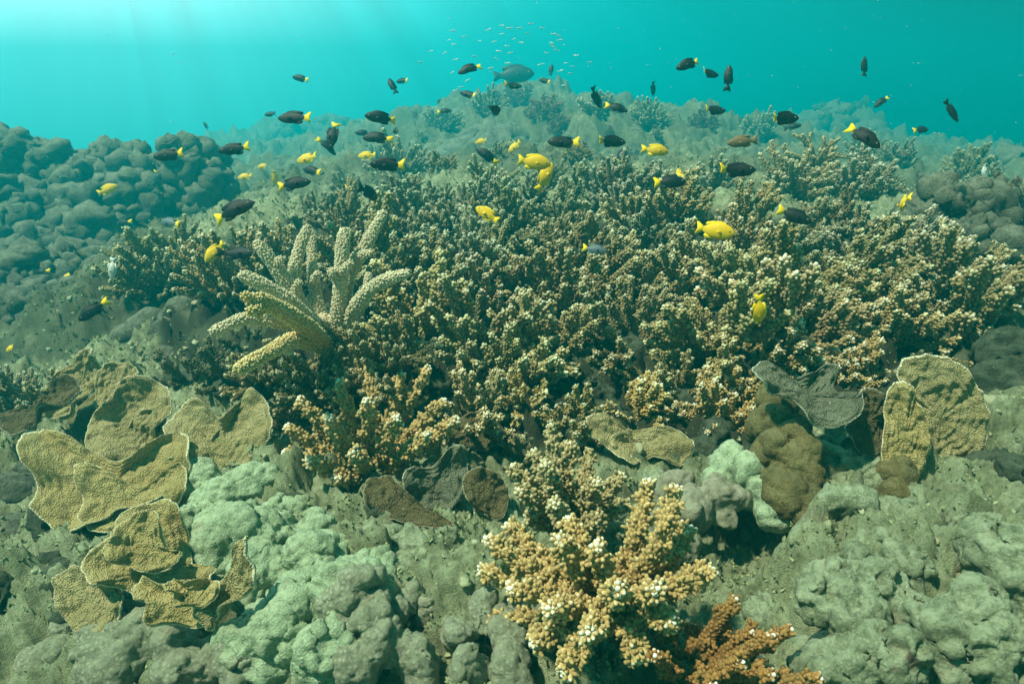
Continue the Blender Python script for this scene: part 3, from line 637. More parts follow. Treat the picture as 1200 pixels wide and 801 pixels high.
arm_coral('branching_coral', (432, 560, 1.42), [
    (432, 425, 1.42, 436, 490, 1.4), (398, 448, 1.36, 412, 500, 1.38), (352, 468, 1.36, 390, 515, 1.38), (338, 500, 1.34, 380, 530, 1.36), (335, 530, 1.32, 380, 545, 1.34), (470, 440, 1.42, 455, 495, 1.4),
    (502, 432, 1.44, 470, 490, 1.42), (520, 470, 1.36, 480, 510, 1.38), (535, 492, 1.30, 490, 525, 1.34), (430, 470, 1.26, 432, 510, 1.32), (385, 490, 1.26, 405, 525, 1.32), (465, 490, 1.26, 450, 525, 1.32),
    (362, 540, 1.24, 395, 550, 1.3), (415, 530, 1.22, 425, 545, 1.3), (500, 510, 1.26, 470, 535, 1.32), (395, 560, 1.26, 412, 560, 1.32)],
    M['front_branch'], 'golden brown branching coral below the big pale staghorn, left of centre', g=g, kr=.0036, kl=.0098, space=.0078, lets=20, let_len=.017, let_kn=6, r0=.012, r1=.006)
arm_coral('branching_coral', (800, 800, .95), [
    (862, 703, .90, 830, 745, .92), (926, 738, .86, 870, 765, .89), (905, 745, .83, 860, 770, .88), (880, 740, .88, 850, 765, .9), (852, 728, .92, 828, 762, .93), (768, 768, .84, 785, 785, .9),
    (838, 800, .80, 822, 795, .87), (815, 735, .96, 810, 765, .95), (905, 790, .82, 860, 790, .87), (780, 740, .98, 790, 770, .96), (960, 795, .80, 890, 800, .85), (870, 775, .80, 840, 785, .87)],
    M['rust_branch'], 'rusty orange finger coral with bright white tips at the bottom edge', g=g, kr=.0030, kl=.0065, space=.0068, lets=7, let_len=.032, let_kn=11, r0=.0095, r1=.0055, lean=1.5, white=1.0)
arm_coral('branching_coral', (1150, 700, 1.05), [(1138, 655, 1.04), (1152, 648, 1.03), (1170, 655, 1.02), (1188, 678, 1.0), (1130, 672, 1.02), (1165, 675, .99)],
    M['leaf'], 'small brown ragged bush standing on the silty slope at the right', g=g, kr=.0035, kl=.007, space=.009, lets=4, let_len=.02, let_kn=6, r0=.006, r1=.005, white=.4)

# the big staghorn: thick tapering arms set with fine cups
def horn(root, B, pts, w0, w1, mat, g):
    w0 *= .64; w1 *= .62; pp = np.array([P(*p) for p in pts]) - B; p = path(pp, 26); n = len(p); p = p + np.stack([vnoise(p * 1.0 + B, 16, 71 + q_) for q_ in range(3)], 1) * .004 * np.linspace(0, 1, n)[:, None]; t = np.linspace(0, 1, n); r = (w0 + (w1 - w0) * t ** 1.2) * (1 + .06 * np.sin(t * 9 + g.uniform(0, 6)) + .05 * np.sin(t * 23 + g.uniform(0, 6)))
    r[-2] *= .9; r[-1] *= .55
    mb = MB(); tube(mb, p, r, 14, .05 + .25 * t)
    tg, u, v = frame_of(p); Ls = np.linalg.norm(np.diff(p, axis=0), axis=1).sum(); sp = .0058
    m = int(Ls * 2 * np.pi * (w0 + w1) * .5 / sp ** 2); tt = np.clip(.04 + .96 * (np.arange(m) + .5) / m + g.uniform(-.008, .008, m), 0, 1); x = tt * (n - 1); i = np.clip(x.astype(int), 0, n - 2); f = (x - i)[:, None]
    gg = lambda a: a[i] * (1 - f) + a[i + 1] * f
    ang = np.arange(m) * 2.39996 + g.uniform(-.28, .28, m); dr = np.cos(ang)[:, None] * gg(u) + np.sin(ang)[:, None] * gg(v); rr = (r[i] * (1 - f[:, 0]) + r[i + 1] * f[:, 0])[:, None]
    knobs(mb, gg(p) + dr * rr * .86, dr + gg(tg) * (.45 + 1.6 * (tt[:, None] > .96)), .0021 * g.uniform(.75, 1.2, m), rr[:, 0] * .13 + .0034 * g.uniform(.7, 1.3, m), .25, g.uniform(.75, 1.0, m))
    return mb.obj('branch', mat, root)
HB = P(398, 425, 1.62)
hr = empty('staghorn_coral', HB, 'big pale staghorn coral with thick tapering arms standing left of centre', 'coral')
g = np.random.default_rng(8)
for pts, w0, w1, mk in [
    ([(398, 425, 1.62), (372, 385, 1.5), (345, 345, 1.45), (322, 312, 1.42), (301, 283, 1.40)], .026, .0165, 'antler'),
    ([(385, 405, 1.56), (355, 368, 1.42), (320, 338, 1.36), (281, 321, 1.32)], .026, .0165, 'antler'),
    ([(385, 400, 1.62), (352, 355, 1.52), (346, 320, 1.5), (352, 288, 1.5), (362, 264, 1.5)], .023, .0140, 'antler'),
    ([(398, 425, 1.62), (376, 375, 1.54), (366, 320, 1.54), (365, 270, 1.56)], .025, .0130, 'antler'),
    ([(405, 430, 1.62), (397, 380, 1.5), (399, 330, 1.46), (400, 300, 1.45), (402, 269, 1.45)], .028, .0165, 'antler'),
    ([(400, 380, 1.54), (408, 325, 1.5), (430, 285, 1.48), (451, 248, 1.47)], .026, .0145, 'antler'),
    ([(402, 425, 1.6), (410, 372, 1.48), (438, 335, 1.40), (479, 319, 1.36)], .026, .0135, 'antler'),
    ([(404, 415, 1.62), (412, 380, 1.66), (428, 350, 1.66), (432, 320, 1.66)], .022, .014, 'antler'),
    ([(392, 412, 1.56), (352, 378, 1.34), (320, 360, 1.24), (294, 352, 1.17)], .028, .0215, 'antler_yellow'),
    ([(372, 392, 1.48), (320, 377, 1.38), (285, 374, 1.34), (247, 388, 1.30)], .020, .0135, 'antler'),
    ([(388, 410, 1.54), (345, 398, 1.36), (315, 412, 1.22), (277, 433, 1.12)], .024, .0145, 'antler_yellow'),
    ([(408, 440, 1.66), (400, 420, 1.6), (390, 395, 1.54), (375, 372, 1.5)], .042, .028, 'antler')]:
    horn(hr, HB, pts, w0, w1, M[mk], g)
for tx, ty, td in ((286, 345, 1.15), (300, 372, 1.18), (292, 366, 1.14), (305, 345, 1.18), (316, 348, 1.2)):    # knobbly end of the nearest arm
    horn(hr, HB, [(310, 358, 1.2), (tx, ty, td)], .012, .009, M['antler_yellow'], g)

for a_, b_, w_ in (((398, 330, 1.46), (386, 316, 1.42), .011), ((399, 320, 1.44), (412, 306, 1.42), .010), ((420, 300, 1.47), (436, 296, 1.44), .009), ((345, 345, 1.44), (352, 328, 1.40), .010), ((366, 330, 1.52), (374, 318, 1.48), .009),
                  ((345, 398, 1.36), (338, 412, 1.32), .010), ((430, 345, 1.42), (440, 330, 1.40), .009), ((320, 312, 1.42), (332, 302, 1.40), .009)):
    horn(hr, HB, [a_, tuple((np.array(a_) + b_) / 2), b_], w_ * 1.4, w_, M['antler'], g)      # stubby side buds
# ------------------------------------------------------------------ massive corals and rocks
build_turf(); build_rubble()
def lump(name, mat, rows, label, cat='coral', voxel=None, shape=(), group=None, smooth=9):
    b = px_blobs(rows); d = min(r[2] for r in rows); o = fuse(name, M[mat], b, voxel or .0034 * d, shape, smooth=smooth)
    return tag(o, label, cat, group)
RS = (('warp', 13, .018, 7), ('warp', 34, .004, 3), ('fbm', 22, .009, 5), ('dome', 42, .005, 2), ('dome', 95, .0025, 3), ('fbm', 120, .0022, 4))
RS2 = (('warp', 10, .022, 5), ('warp', 24, .006, 2), ('fbm', 30, .006, 5), ('dome', 60, .003, 2), ('fbm', 150, .002, 4))
SH = (('warp', 8, .02, 1), ('fbm', 14, .012, 7), ('nod', 22, .010, 2), ('pit', 18, .008, 8), ('dome', 60, .0045, 3), ('fbm', 90, .004, 4))
lump('lumpy_coral', 'green_massive', [(240, 600, 1.185, 41), (285, 582, 1.225, 36), (250, 640, 1.105, 46), (305, 635, 1.095, 48), (350, 640, 1.115, 39), (300, 690, 1.025, 48), (360, 680, 1.025, 43),
    (395, 668, 1.085, 34), (340, 730, 0.965, 48), (400, 715, 0.955, 46), (432, 690, 1.035, 32), (300, 770, 0.925, 46), (380, 780, 0.895, 50), (228, 572, 1.265, 29), (330, 610, 1.185, 34), (210, 620, 1.165, 23)],
    'big pale green lumpy coral spreading below the tan plates at bottom left', shape=SH)
lump('lobed_coral', 'grey_massive', [(455, 745, .96, 26), (500, 718, 1.0, 22), (530, 745, .95, 24), (562, 732, .97, 26), (590, 755, .94, 24), (480, 785, .91, 28), (545, 790, .9, 26), (612, 728, .99, 18), (600, 790, .9, 24)],
    'grey pink lobed coral at bottom edge left of the golden branches', shape=RS)
lump('rounded_coral', 'grey_massive', [(405, 705, .93, 40), (425, 735, .92, 30), (440, 770, .90, 30), (415, 790, .89, 30)], 'rounded grey coral knob with pinkish bumps below the pale green coral', shape=RS)
lump('furry_rock', 'silt_rock', [(445, 650, 1.12, 28), (482, 648, 1.10, 26), (512, 648, 1.12, 24), (465, 680, 1.06, 26), (505, 670, 1.08, 20), (420, 640, 1.15, 20)], 'turf covered rock between the pale green coral and the curled plate', 'rock',
     shape=(('warp', 14, .012, 1), ('dome', 40, .008, 2), ('fbm', 70, .008, 4)))
lump('smooth_coral', 'mauve_lump', [(590, 700, 1.08, 26, 1, .6), (620, 690, 1.09, 22, 1, .6), (550, 695, 1.08, 24, 1, .6), (645, 700, 1.07, 20, 1, .6), (520, 700, 1.07, 16, 1, .6)], 'low smooth grey coral crust left of the nearest golden coral', shape=(('warp', 9, .01, 3), ('dome', 30, .004, 2)))
lump('dotted_coral', 'grey_massive', [(55, 755, 1.05, 26), (95, 770, 1.02, 26), (140, 765, 1.0, 28), (185, 770, .98, 30), (230, 785, .95, 30), (270, 790, .92, 32), (120, 795, .97, 30), (35, 790, 1.0, 30), (70, 735, 1.1, 16), (185, 795, .93, 26)],
    'row of grey knobs with pale dots along the bottom left edge', shape=RS)
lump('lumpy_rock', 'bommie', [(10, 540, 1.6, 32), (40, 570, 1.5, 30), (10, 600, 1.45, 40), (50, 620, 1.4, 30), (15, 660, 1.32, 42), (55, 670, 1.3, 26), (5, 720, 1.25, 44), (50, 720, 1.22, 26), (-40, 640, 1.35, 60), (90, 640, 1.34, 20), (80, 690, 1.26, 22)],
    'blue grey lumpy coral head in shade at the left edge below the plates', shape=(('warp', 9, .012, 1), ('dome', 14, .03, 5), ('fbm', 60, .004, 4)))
lump('mauve_coral', 'mauve_lump', [(850, 592, 1.22, 30), (828, 612, 1.18, 32), (815, 645, 1.13, 22), (790, 585, 1.28, 30), (860, 620, 1.2, 20), (800, 615, 1.2, 24)], 'smooth mauve grey coral shelf right of the golden branches', shape=RS2)
lump('encrusted_rock', 'green_massive', [(862, 548, 1.3, 22), (882, 555, 1.27, 18), (895, 580, 1.25, 22), (915, 600, 1.22, 22), (845, 565, 1.3, 16)], 'bright pale green encrusted rock left of the brown knobbly column', 'rock', shape=(('warp', 14, .012, 5), ('dome', 30, .01, 2), ('fbm', 90, .004, 4)))
lump('column_coral', 'brown_lump', [(918, 470, 1.34, 22), (915, 500, 1.3, 26), (935, 515, 1.28, 28), (912, 535, 1.26, 24), (940, 550, 1.24, 28), (955, 575, 1.22, 22), (930, 585, 1.21, 26), (950, 600, 1.2, 18)],
     'brown knobbly upright coral column at the right', shape=(('warp', 10, .01, 1), ('dome', 34, .012, 2), ('dome', 80, .005, 6), ('fbm', 120, .002, 4)))
lump('rough_rock', 'silt_rock', [(1005, 520, 1.32, 36), (985, 555, 1.28, 32), (1020, 570, 1.26, 34), (1000, 600, 1.22, 34), (970, 625, 1.16, 26), (955, 665, 1.12, 24), (950, 700, 1.08, 26), (1040, 540, 1.3, 30), (975, 720, 1.06, 30)],
     'rough silty green rock ridge between the column and the fan plate', 'rock', shape=(('warp', 10, .018, 1), ('dome', 28, .010, 2), ('pit', 28, .012, 6), ('fbm', 60, .006, 4)))
lump('brown_crust', 'brown_lump', [(1055, 555, 1.24, 22), (1052, 585, 1.2, 22), (1040, 608, 1.18, 18), (1070, 600, 1.22, 16)], 'brown knobbly crust hanging under the fan plate', shape=(('warp', 12, .01, 1), ('dome', 34, .012, 2), ('fbm', 120, .002, 4)))
lump('silty_rock', 'silt_rock', [(1110, 565, 1.36, 26), (1150, 590, 1.36, 42), (1195, 600, 1.3, 50), (1180, 650, 1.2, 46), (1240, 640, 1.25, 70), (1110, 600, 1.36, 26), (1130, 640, 1.25, 26)], 'pale silty boulder below the fan plate at the right edge', 'rock', shape=(('warp', 7, .02, 1), ('dome', 18, .012, 2), ('fbm', 50, .008, 4)))
lump('silty_rock', 'silt_rock', [(1000, 730, .90, 46), (1050, 705, .94, 52), (1100, 760, .88, 54), (1030, 790, .84, 50), (1070, 670, 1.01, 44), (980, 795, .84, 36), (970, 690, .99, 30)], 'pale silty rock shoulder at bottom right beside the rusty coral', 'rock', shape=(('warp', 7, .03, 4), ('fbm', 16, .014, 2), ('dome', 30, .010, 3), ('pit', 26, .012, 5), ('fbm', 60, .006, 4)))
lump('silty_rock', 'silt_rock', [(1170, 770, .86, 50), (1210, 700, .94, 56), (1190, 810, .82, 50), (1140, 735, .95, 34)], 'lumpy pale rock in the bottom right corner', 'rock', shape=(('warp', 7, .03, 6), ('fbm', 16, .014, 3), ('dome', 30, .010, 3), ('pit', 24, .012, 6), ('fbm', 60, .006, 4)))
MARKS += [(700, 690, 'the nearest golden coral'), (850, 745, 'the rusty orange coral'), (128, 568, 'the broad golden plate'), (300, 660, 'the pale green lumpy coral'), (512, 565, 'the grey curled plate'),
          (845, 600, 'the mauve coral shelf'), (1158, 675, 'the small ragged bush'), (960, 660, 'the silty ridge'), (120, 770, 'the dotted knobs')]
gr = np.random.default_rng(31)
for (x, y, s_, mk) in [(650, 650, 26, 's'), (560, 630, 24, 's'), (600, 655, 20, 'g'), (530, 610, 18, 's'), (740, 600, 26, 's'), (770, 560, 24, 's'), (830, 520, 22, 'd'), (720, 545, 18, 's'), (880, 625, 24, 's'), (905, 720, 30, 's'), (940, 760, 34, 's'),
      (1075, 640, 40, 's'), (1130, 700, 34, 's'), (1030, 670, 30, 's'), (1170, 640, 36, 's'), (1100, 610, 26, 'd'), (985, 735, 34, 's'), (1060, 770, 38, 's'), (1150, 780, 40, 's'), (360, 620, 22, 's'), (400, 640, 22, 's'), (330, 580, 20, 'd'),
      (640, 730, 26, 'g'), (470, 690, 22, 'g'), (60, 640, 26, 'd'), (30, 700, 30, 'd'), (90, 735, 24, 'd'), (880, 785, 30, 'd'), (690, 600, 20, 'd'), (420, 620, 20, 'd'), (1010, 610, 26, 's'), (1180, 560, 34, 'd'), (1140, 545, 24, 's')]:
    q, d = hit(x, y); r_ = s_ * d / FPX; bl = []
    for k in range(5):
        o_ = gr.normal(size=3) * r_ * [.75, .6, .35]; rr = r_ * gr.uniform(.45, .85); bl.append((q + o_, (rr * gr.uniform(.8, 1.3), rr, rr * gr.uniform(.6, .95))))
    o = fuse('reef_rock', M[{'s': 'silt_rock', 'g': 'grey_massive', 'd': 'dark_rock'}[mk]], bl, .0036 * d, (('warp', 11, .022, int(x)), ('warp', 30, .006, int(y)), ('fbm', 26, .010, int(x)), ('dome', 38, .007, int(y)), ('pit', 30, .009, int(x)), ('fbm', 80, .004, 4)), smooth=7)
    tag(o, f"{ {'s': 'silty green', 'g': 'grey', 'd': 'dark'}[mk] } rough rock lump, {relation(x, y)}", 'rock', 'rough rocks in the foreground')
lump('dark_rock', 'dark_rock', [(1195, 415, 1.6, 30), (1205, 455, 1.55, 42), (1185, 490, 1.52, 32), (1210, 520, 1.5, 40), (1175, 530, 1.5, 24), (1240, 470, 1.55, 60)], 'dark encrusted rock at the right edge beside the fan plate', 'rock', shape=(('warp', 8, .02, 1), ('dome', 20, .02, 2), ('fbm', 50, .008, 4)))
lump('rubble_mound', 'dark_rock', [(672, 440, 1.72, 26), (650, 462, 1.68, 26), (695, 462, 1.66, 26), (670, 485, 1.62, 28), (720, 500, 1.58, 22), (640, 495, 1.62, 22), (690, 515, 1.5, 26), (545, 440, 1.75, 22), (520, 455, 1.72, 20)],
     'dark weedy rubble heap in the gap in the middle of the thicket', 'rock', shape=(('warp', 12, .025, 1), ('dome', 40, .012, 2), ('fbm', 60, .016, 4)))
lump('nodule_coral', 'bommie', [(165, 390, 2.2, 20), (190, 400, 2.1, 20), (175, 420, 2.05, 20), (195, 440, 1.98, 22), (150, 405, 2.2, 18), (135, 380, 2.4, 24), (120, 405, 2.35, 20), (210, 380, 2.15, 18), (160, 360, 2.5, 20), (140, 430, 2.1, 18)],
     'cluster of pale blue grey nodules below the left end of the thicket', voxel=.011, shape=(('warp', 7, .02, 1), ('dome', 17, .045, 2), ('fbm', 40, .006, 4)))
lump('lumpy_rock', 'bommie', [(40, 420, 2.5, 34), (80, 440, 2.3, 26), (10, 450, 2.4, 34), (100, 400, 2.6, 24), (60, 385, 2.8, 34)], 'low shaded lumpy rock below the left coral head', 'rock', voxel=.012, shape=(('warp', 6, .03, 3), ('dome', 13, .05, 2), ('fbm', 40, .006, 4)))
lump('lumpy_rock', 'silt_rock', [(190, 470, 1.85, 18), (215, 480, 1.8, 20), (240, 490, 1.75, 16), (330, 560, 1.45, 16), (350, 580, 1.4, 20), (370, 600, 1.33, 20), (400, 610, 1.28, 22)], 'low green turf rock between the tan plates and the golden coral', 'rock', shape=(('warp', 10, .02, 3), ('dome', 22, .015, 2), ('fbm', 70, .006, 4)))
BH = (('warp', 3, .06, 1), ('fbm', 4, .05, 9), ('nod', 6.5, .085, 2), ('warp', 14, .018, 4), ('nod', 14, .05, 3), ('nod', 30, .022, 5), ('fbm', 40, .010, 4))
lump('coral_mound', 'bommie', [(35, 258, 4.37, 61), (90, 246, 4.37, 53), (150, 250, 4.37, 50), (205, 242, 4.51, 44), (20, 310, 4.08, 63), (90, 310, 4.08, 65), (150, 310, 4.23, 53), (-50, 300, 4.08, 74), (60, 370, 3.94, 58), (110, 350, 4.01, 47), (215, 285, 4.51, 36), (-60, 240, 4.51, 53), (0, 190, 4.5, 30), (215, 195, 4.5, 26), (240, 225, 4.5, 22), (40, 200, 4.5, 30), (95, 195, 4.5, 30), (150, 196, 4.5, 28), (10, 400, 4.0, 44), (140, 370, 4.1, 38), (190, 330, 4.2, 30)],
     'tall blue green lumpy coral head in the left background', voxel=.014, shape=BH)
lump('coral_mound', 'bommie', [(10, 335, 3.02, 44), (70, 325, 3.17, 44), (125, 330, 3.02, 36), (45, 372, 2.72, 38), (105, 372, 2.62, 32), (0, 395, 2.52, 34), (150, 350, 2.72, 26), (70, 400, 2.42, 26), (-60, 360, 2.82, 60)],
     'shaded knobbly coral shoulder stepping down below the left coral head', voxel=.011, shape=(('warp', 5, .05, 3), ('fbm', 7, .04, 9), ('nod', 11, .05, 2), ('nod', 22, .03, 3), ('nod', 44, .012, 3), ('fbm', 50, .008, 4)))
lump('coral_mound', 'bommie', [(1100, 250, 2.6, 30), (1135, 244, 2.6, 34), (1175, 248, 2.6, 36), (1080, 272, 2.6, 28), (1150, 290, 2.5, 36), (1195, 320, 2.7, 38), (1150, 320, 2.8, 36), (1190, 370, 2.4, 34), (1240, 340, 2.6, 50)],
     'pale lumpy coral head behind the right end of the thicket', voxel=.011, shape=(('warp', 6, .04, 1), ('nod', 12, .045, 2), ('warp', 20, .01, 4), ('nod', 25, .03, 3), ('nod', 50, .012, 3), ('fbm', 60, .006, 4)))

# ------------------------------------------------------------------ plates
lump('brown_crust', 'brown_lump', [(120, 600, 1.36, 40), (170, 585, 1.32, 36), (210, 560, 1.36, 30), (150, 640, 1.25, 36), (190, 680, 1.16, 34), (240, 700, 1.1, 26), (120, 690, 1.2, 30), (150, 520, 1.5, 34), (100, 500, 1.6, 34), (250, 540, 1.42, 34)],
     'brown crusty rock carrying the left group of tan plates', 'rock', shape=(('warp', 8, .02, 1), ('dome', 26, .014, 2), ('dome', 70, .005, 6), ('fbm', 90, .004, 4)))
UPC = lambda a, b, c: (a, b, c)
PL = [
 ('plate', [(202, 522), (200, 498), (212, 480), (236, 475), (252, 488), (262, 496), (280, 478), (290, 465), (308, 474), (318, 500), (316, 520), (298, 536), (276, 560), (240, 552), (222, 545), (206, 540)], (262, 515), 1.34, (.1, -.62, .78), 'tan plate coral with three lobes, right-most of the left plates'),
 ('plate', [(108, 508), (112, 490), (135, 482), (150, 458), (172, 448), (192, 456), (200, 474), (196, 496), (180, 506), (172, 520), (160, 540), (128, 543), (106, 530)], (155, 495), 1.42, (.05, -.7, .7), 'olive tan plate coral with a dark hollow, between the other left plates'),
 ('plate', [(114, 470), (116, 440), (132, 427), (152, 428), (163, 440), (158, 455), (142, 470), (124, 482)], (136, 452), 1.55, (.1, -.75, .65), 'small rounded tan plate coral behind the hollow plate'),
 ('plate', [(60, 488), (70, 455), (84, 430), (108, 412), (118, 424), (116, 450), (102, 470), (84, 488)], (92, 452), 1.58, (-.1, -.85, .5), 'upright pointed tan plate coral at the left'),
 ('plate_dark', [(2, 492), (20, 482), (36, 476), (50, 466), (62, 460), (84, 449), (92, 460), (78, 474), (52, 484), (36, 500), (12, 506)], (48, 480), 1.45, (-.05, -.45, .9), 'dark undercut plate coral with bright rim at the left edge'),
 ('plate_gold', [(48, 520), (62, 512), (90, 520), (112, 532), (150, 545), (196, 520), (214, 516), (222, 545), (214, 568), (196, 582), (182, 594), (150, 600), (128, 618), (90, 622), (66, 614), (50, 594), (56, 570), (47, 548)], (128, 568), 1.27, (.05, -.6, .8), 'broad golden tan plate coral with pale rim at the lower left'),
 ('plate_gold', [(112, 665), (130, 640), (138, 612), (165, 604), (196, 592), (214, 606), (218, 640), (228, 665), (252, 668), (246, 690), (226, 700), (180, 704), (150, 690), (128, 690)], (180, 650), 1.09, (.05, -.6, .8), 'ridged golden plate coral beside the pale green coral'),
 ('plate', [(70, 682), (84, 672), (108, 670), (128, 680), (140, 700), (136, 722), (118, 746), (98, 742), (76, 722), (72, 704)], (106, 706), 1.04, (-.1, -.6, .8), 'tan plate coral lobe, lowest at the left of the group'),
 ('plate_gold', [(160, 690), (172, 678), (190, 686), (214, 684), (240, 680), (262, 690), (256, 716), (236, 734), (205, 730), (178, 732), (182, 708), (164, 704)], (210, 708), .98, (.0, -.6, .8), 'scalloped golden plate coral at the bottom of the left group'),
 ('plate', [(252, 735), (246, 712), (262, 690), (272, 668), (286, 640), (294, 634), (295, 660), (297, 684), (284, 700), (266, 712), (258, 724)], (274, 690), .95, (-.45, -.7, .5), 'upright flaring tan plate coral leaning on the pale green coral'),
 ('plate', [(690, 498), (710, 494), (732, 504), (760, 506), (790, 512), (805, 530), (792, 545), (762, 538), (738, 546), (712, 524), (692, 512)], (748, 522), 1.42, (.05, -.55, .8), 'flat tan crust plate coral under the middle of the thicket'),
 ('plate_grey', [(474, 560), (484, 548), (506, 548), (524, 528), (538, 526), (545, 545), (542, 572), (526, 592), (508, 596), (484, 588)], (512, 565), 1.27, (.2, -.85, .5), 'grey curled plate coral standing upright in the centre'),
 ('plate_dark', [(430, 578), (438, 562), (454, 558), (466, 570), (482, 584), (506, 600), (528, 616), (510, 624), (480, 616), (450, 604), (434, 596)], (466, 590), 1.2, (.0, -.55, .8), 'brown lobed plate coral left of the grey curled plate'),
 ('plate_dark', [(530, 500), (545, 488), (566, 486), (582, 494), (588, 512), (570, 526), (545, 522), (530, 514)], (560, 506), 1.46, (.1, -.75, .6), 'dull brown plate coral above the grey curled plate'),
 ('plate_dark', [(545, 560), (562, 550), (584, 560), (594, 580), (586, 606), (566, 600), (548, 584)], (570, 578), 1.26, (.1, -.75, .6), 'dark brown bumpy plate coral right of the grey curled plate'),
 ('plate', [(1057, 430), (1075, 421), (1100, 422), (1122, 432), (1136, 448), (1146, 462), (1152, 484), (1150, 508), (1142, 530), (1126, 538), (1112, 546), (1094, 548), (1084, 520), (1078, 490), (1066, 466), (1056, 450)], (1102, 490), 1.32, (-.15, -.92, .3), 'big rounded tan fan plate coral at the right'),
 ('plate_gold', [(1040, 466), (1050, 452), (1068, 456), (1074, 474), (1084, 492), (1086, 520), (1080, 548), (1062, 566), (1040, 556), (1034, 530), (1038, 500)], (1060, 512), 1.26, (-.25, -.9, .35), 'narrow golden plate coral overlapping the big fan plate'),
 ('plate_dark', [(1000, 470), (1008, 458), (1022, 458), (1034, 474), (1040, 500), (1030, 524), (1008, 528), (994, 505)], (1016, 492), 1.3, (.1, -.9, .3), 'dark brown plate coral between the column and the fan plates'),
 ('plate_grey', [(884, 436), (896, 428), (912, 430), (930, 444), (950, 440), (966, 430), (980, 436), (976, 456), (990, 470), (1004, 462), (998, 486), (976, 500), (948, 492), (930, 470), (904, 462), (890, 450)], (944, 462), 1.26, (0, -.7, .7), 'grey green plate coral draped over the top of the column'),
]
ripp = {15: (.006, .008), 16: (.006, .006), 18: (.006, .01)}
for i, (mk, outl, c, d, nrm, lab) in enumerate(PL):
    px_size = math.sqrt(np.ptp([o[0] for o in outl]) * np.ptp([o[1] for o in outl])) * d / FPX
    rp, cu = ripp.get(i, (px_size * .09, px_size * .10))
    o = plate('plate_coral', M[mk], outl, c, d, nrm, ripple=rp, cup=cu, seed=i + 3, rad_ripple=.003 if i >= 15 else .0015, nt_=220 if px_size > .1 else 140, nr_=48 if px_size > .1 else 30)
    tag(o, lab, 'coral', 'plate corals')
for i, (dx, dy, k, lab) in {0: (-14, 16, .72, 'lower tier of tan plate under the three-lobed plate'), 1: (10, 20, .66, 'lower tier of olive plate under the hollow plate'), 5: (24, 18, .70, 'smaller golden tier growing on the broad golden plate'),
                            6: (-12, -14, .6, 'small raised tier on the ridged golden plate'), 8: (16, -12, .6, 'small curled tier on the scalloped golden plate'), 10: (10, 10, .7, 'lower tier under the flat tan crust plate')}.items():
    mk, outl, c, d, nrm, _ = PL[i]; q = [(c[0] + dx + (x - c[0]) * k, c[1] + dy + (y - c[1]) * k) for x, y in outl]; up = i in (5, 6, 8)
    o = plate('plate_coral', M[mk], q, (c[0] + dx, c[1] + dy), d - (.035 if up else -.0), (nrm[0] + .15, nrm[1] - .1, nrm[2]), ripple=.006, cup=.012, seed=i + 40, nt_=140, nr_=32)
    tag(o, lab, 'coral', 'plate corals')
# ------------------------------------------------------------------ far reef: corals on the mound and the slopes
for px, py, pool, n, sc, lab in [
    (605, 124, 'red', 13, 2.6, 'reddish bushy coral crowning the far mound'), (640, 135, 'red', 11, 2.0, 'reddish bush on the far mound, right of its crown'),
    (655, 152, 'red', 11, 1.7, 'dull red bush on the face of the far mound'), (575, 135, 'green', 11, 1.8, 'grey bush left of the far mound crown'),
    (520, 150, 'green', 9, 1.6, 'grey bush on the left shoulder of the far mound'), (700, 135, 'green', 10, 1.8, 'grey bush on the right shoulder of the far mound'),
    (760, 145, 'green', 10, 1.8, 'hazy bush on the right slope of the far mound'), (820, 150, 'red', 12, 1.9, 'hazy reddish bush right of the far mound'),
    (890, 160, 'green', 10, 2.2, 'hazy bush behind the two overlapping dark fish'), (1010, 185, 'green', 12, 2.2, 'hazy bush under the slanting yellow-tailed fish'),
    (1050, 190, 'green', 12, 2.2, 'hazy round bush below the small right-facing fish'), (1130, 215, 'green', 11, 2.0, 'hazy bush above the right coral head'),
    (1000, 235, 'green', 10, 1.5, 'hazy bush behind the right thicket crest'), (930, 225, 'tan', 9, 1.5, 'hazy brown bush behind the dark fish on the crest'),
    (470, 205, 'green', 9, 1.5, 'hazy bush at the foot of the far mound, left'), (830, 225, 'green', 9, 1.3, 'hazy bush at the foot of the far mound, right'),
    (960, 130, 'green', 12, 3.4, 'faint dark bush on the far right rise'), (1010, 125, 'green', 12, 3.2, 'faint bush on top of the far right rise')]:
    pos, d = hit(px, py, 2.0); colony(pos - np.array([0, 0, .05]), POOL[pool], n + 9, sc * (.62 if sc > 2.1 else .72) * (.72 * min(d / 5.0, 1.9) * (.5 if 'faint' in lab else 1) if py < 200 else 1.3), rng, lab, 'corals on the far reef', toward=.15, base=False)
for i in range(46):
    px = rng.uniform(440, 1190); top = np.interp(px, [440, 520, 600, 700, 800, 900, 1000, 1190], [172, 145, 118, 128, 145, 165, 175, 205]); py = rng.uniform(top + 6, np.interp(px, [440, 600, 900, 1190], [215, 195, 235, 235]))
    pos, d = hit(px, py, 2.0); colony(pos - np.array([0, 0, .04]), POOL[['green', 'red', 'green', 'tan'][i % 4]], 12, rng.uniform(.5, .85) * max(1, d / 8), rng, 'small hazy coral bush, ' + (relation(px, py - 8) or 'one of many on the far mound'), 'corals on the far reef', toward=.15, base=False)
pos, d = hit(955, 205, 2.5); B = pos
root = empty('staghorn_coral', B, 'hazy thin-armed staghorn coral on the far slope at the right', 'coral')
g = np.random.default_rng(3)
for tx, ty in ((975, 165), (950, 172), (940, 158), (985, 180), (962, 185), (925, 180)):
    mb = MB(); T = P(tx, ty, d * .98) - B; bushy_branch(mb, [T * 0, T * .5 + [0, 0, .02], T], .02, .012, g, kr=.006, kl=.01, space=.02, lets=3, let_len=.12, let_kn=8, lean=1.2); mb.obj('branch', M['tan_branch'], root)
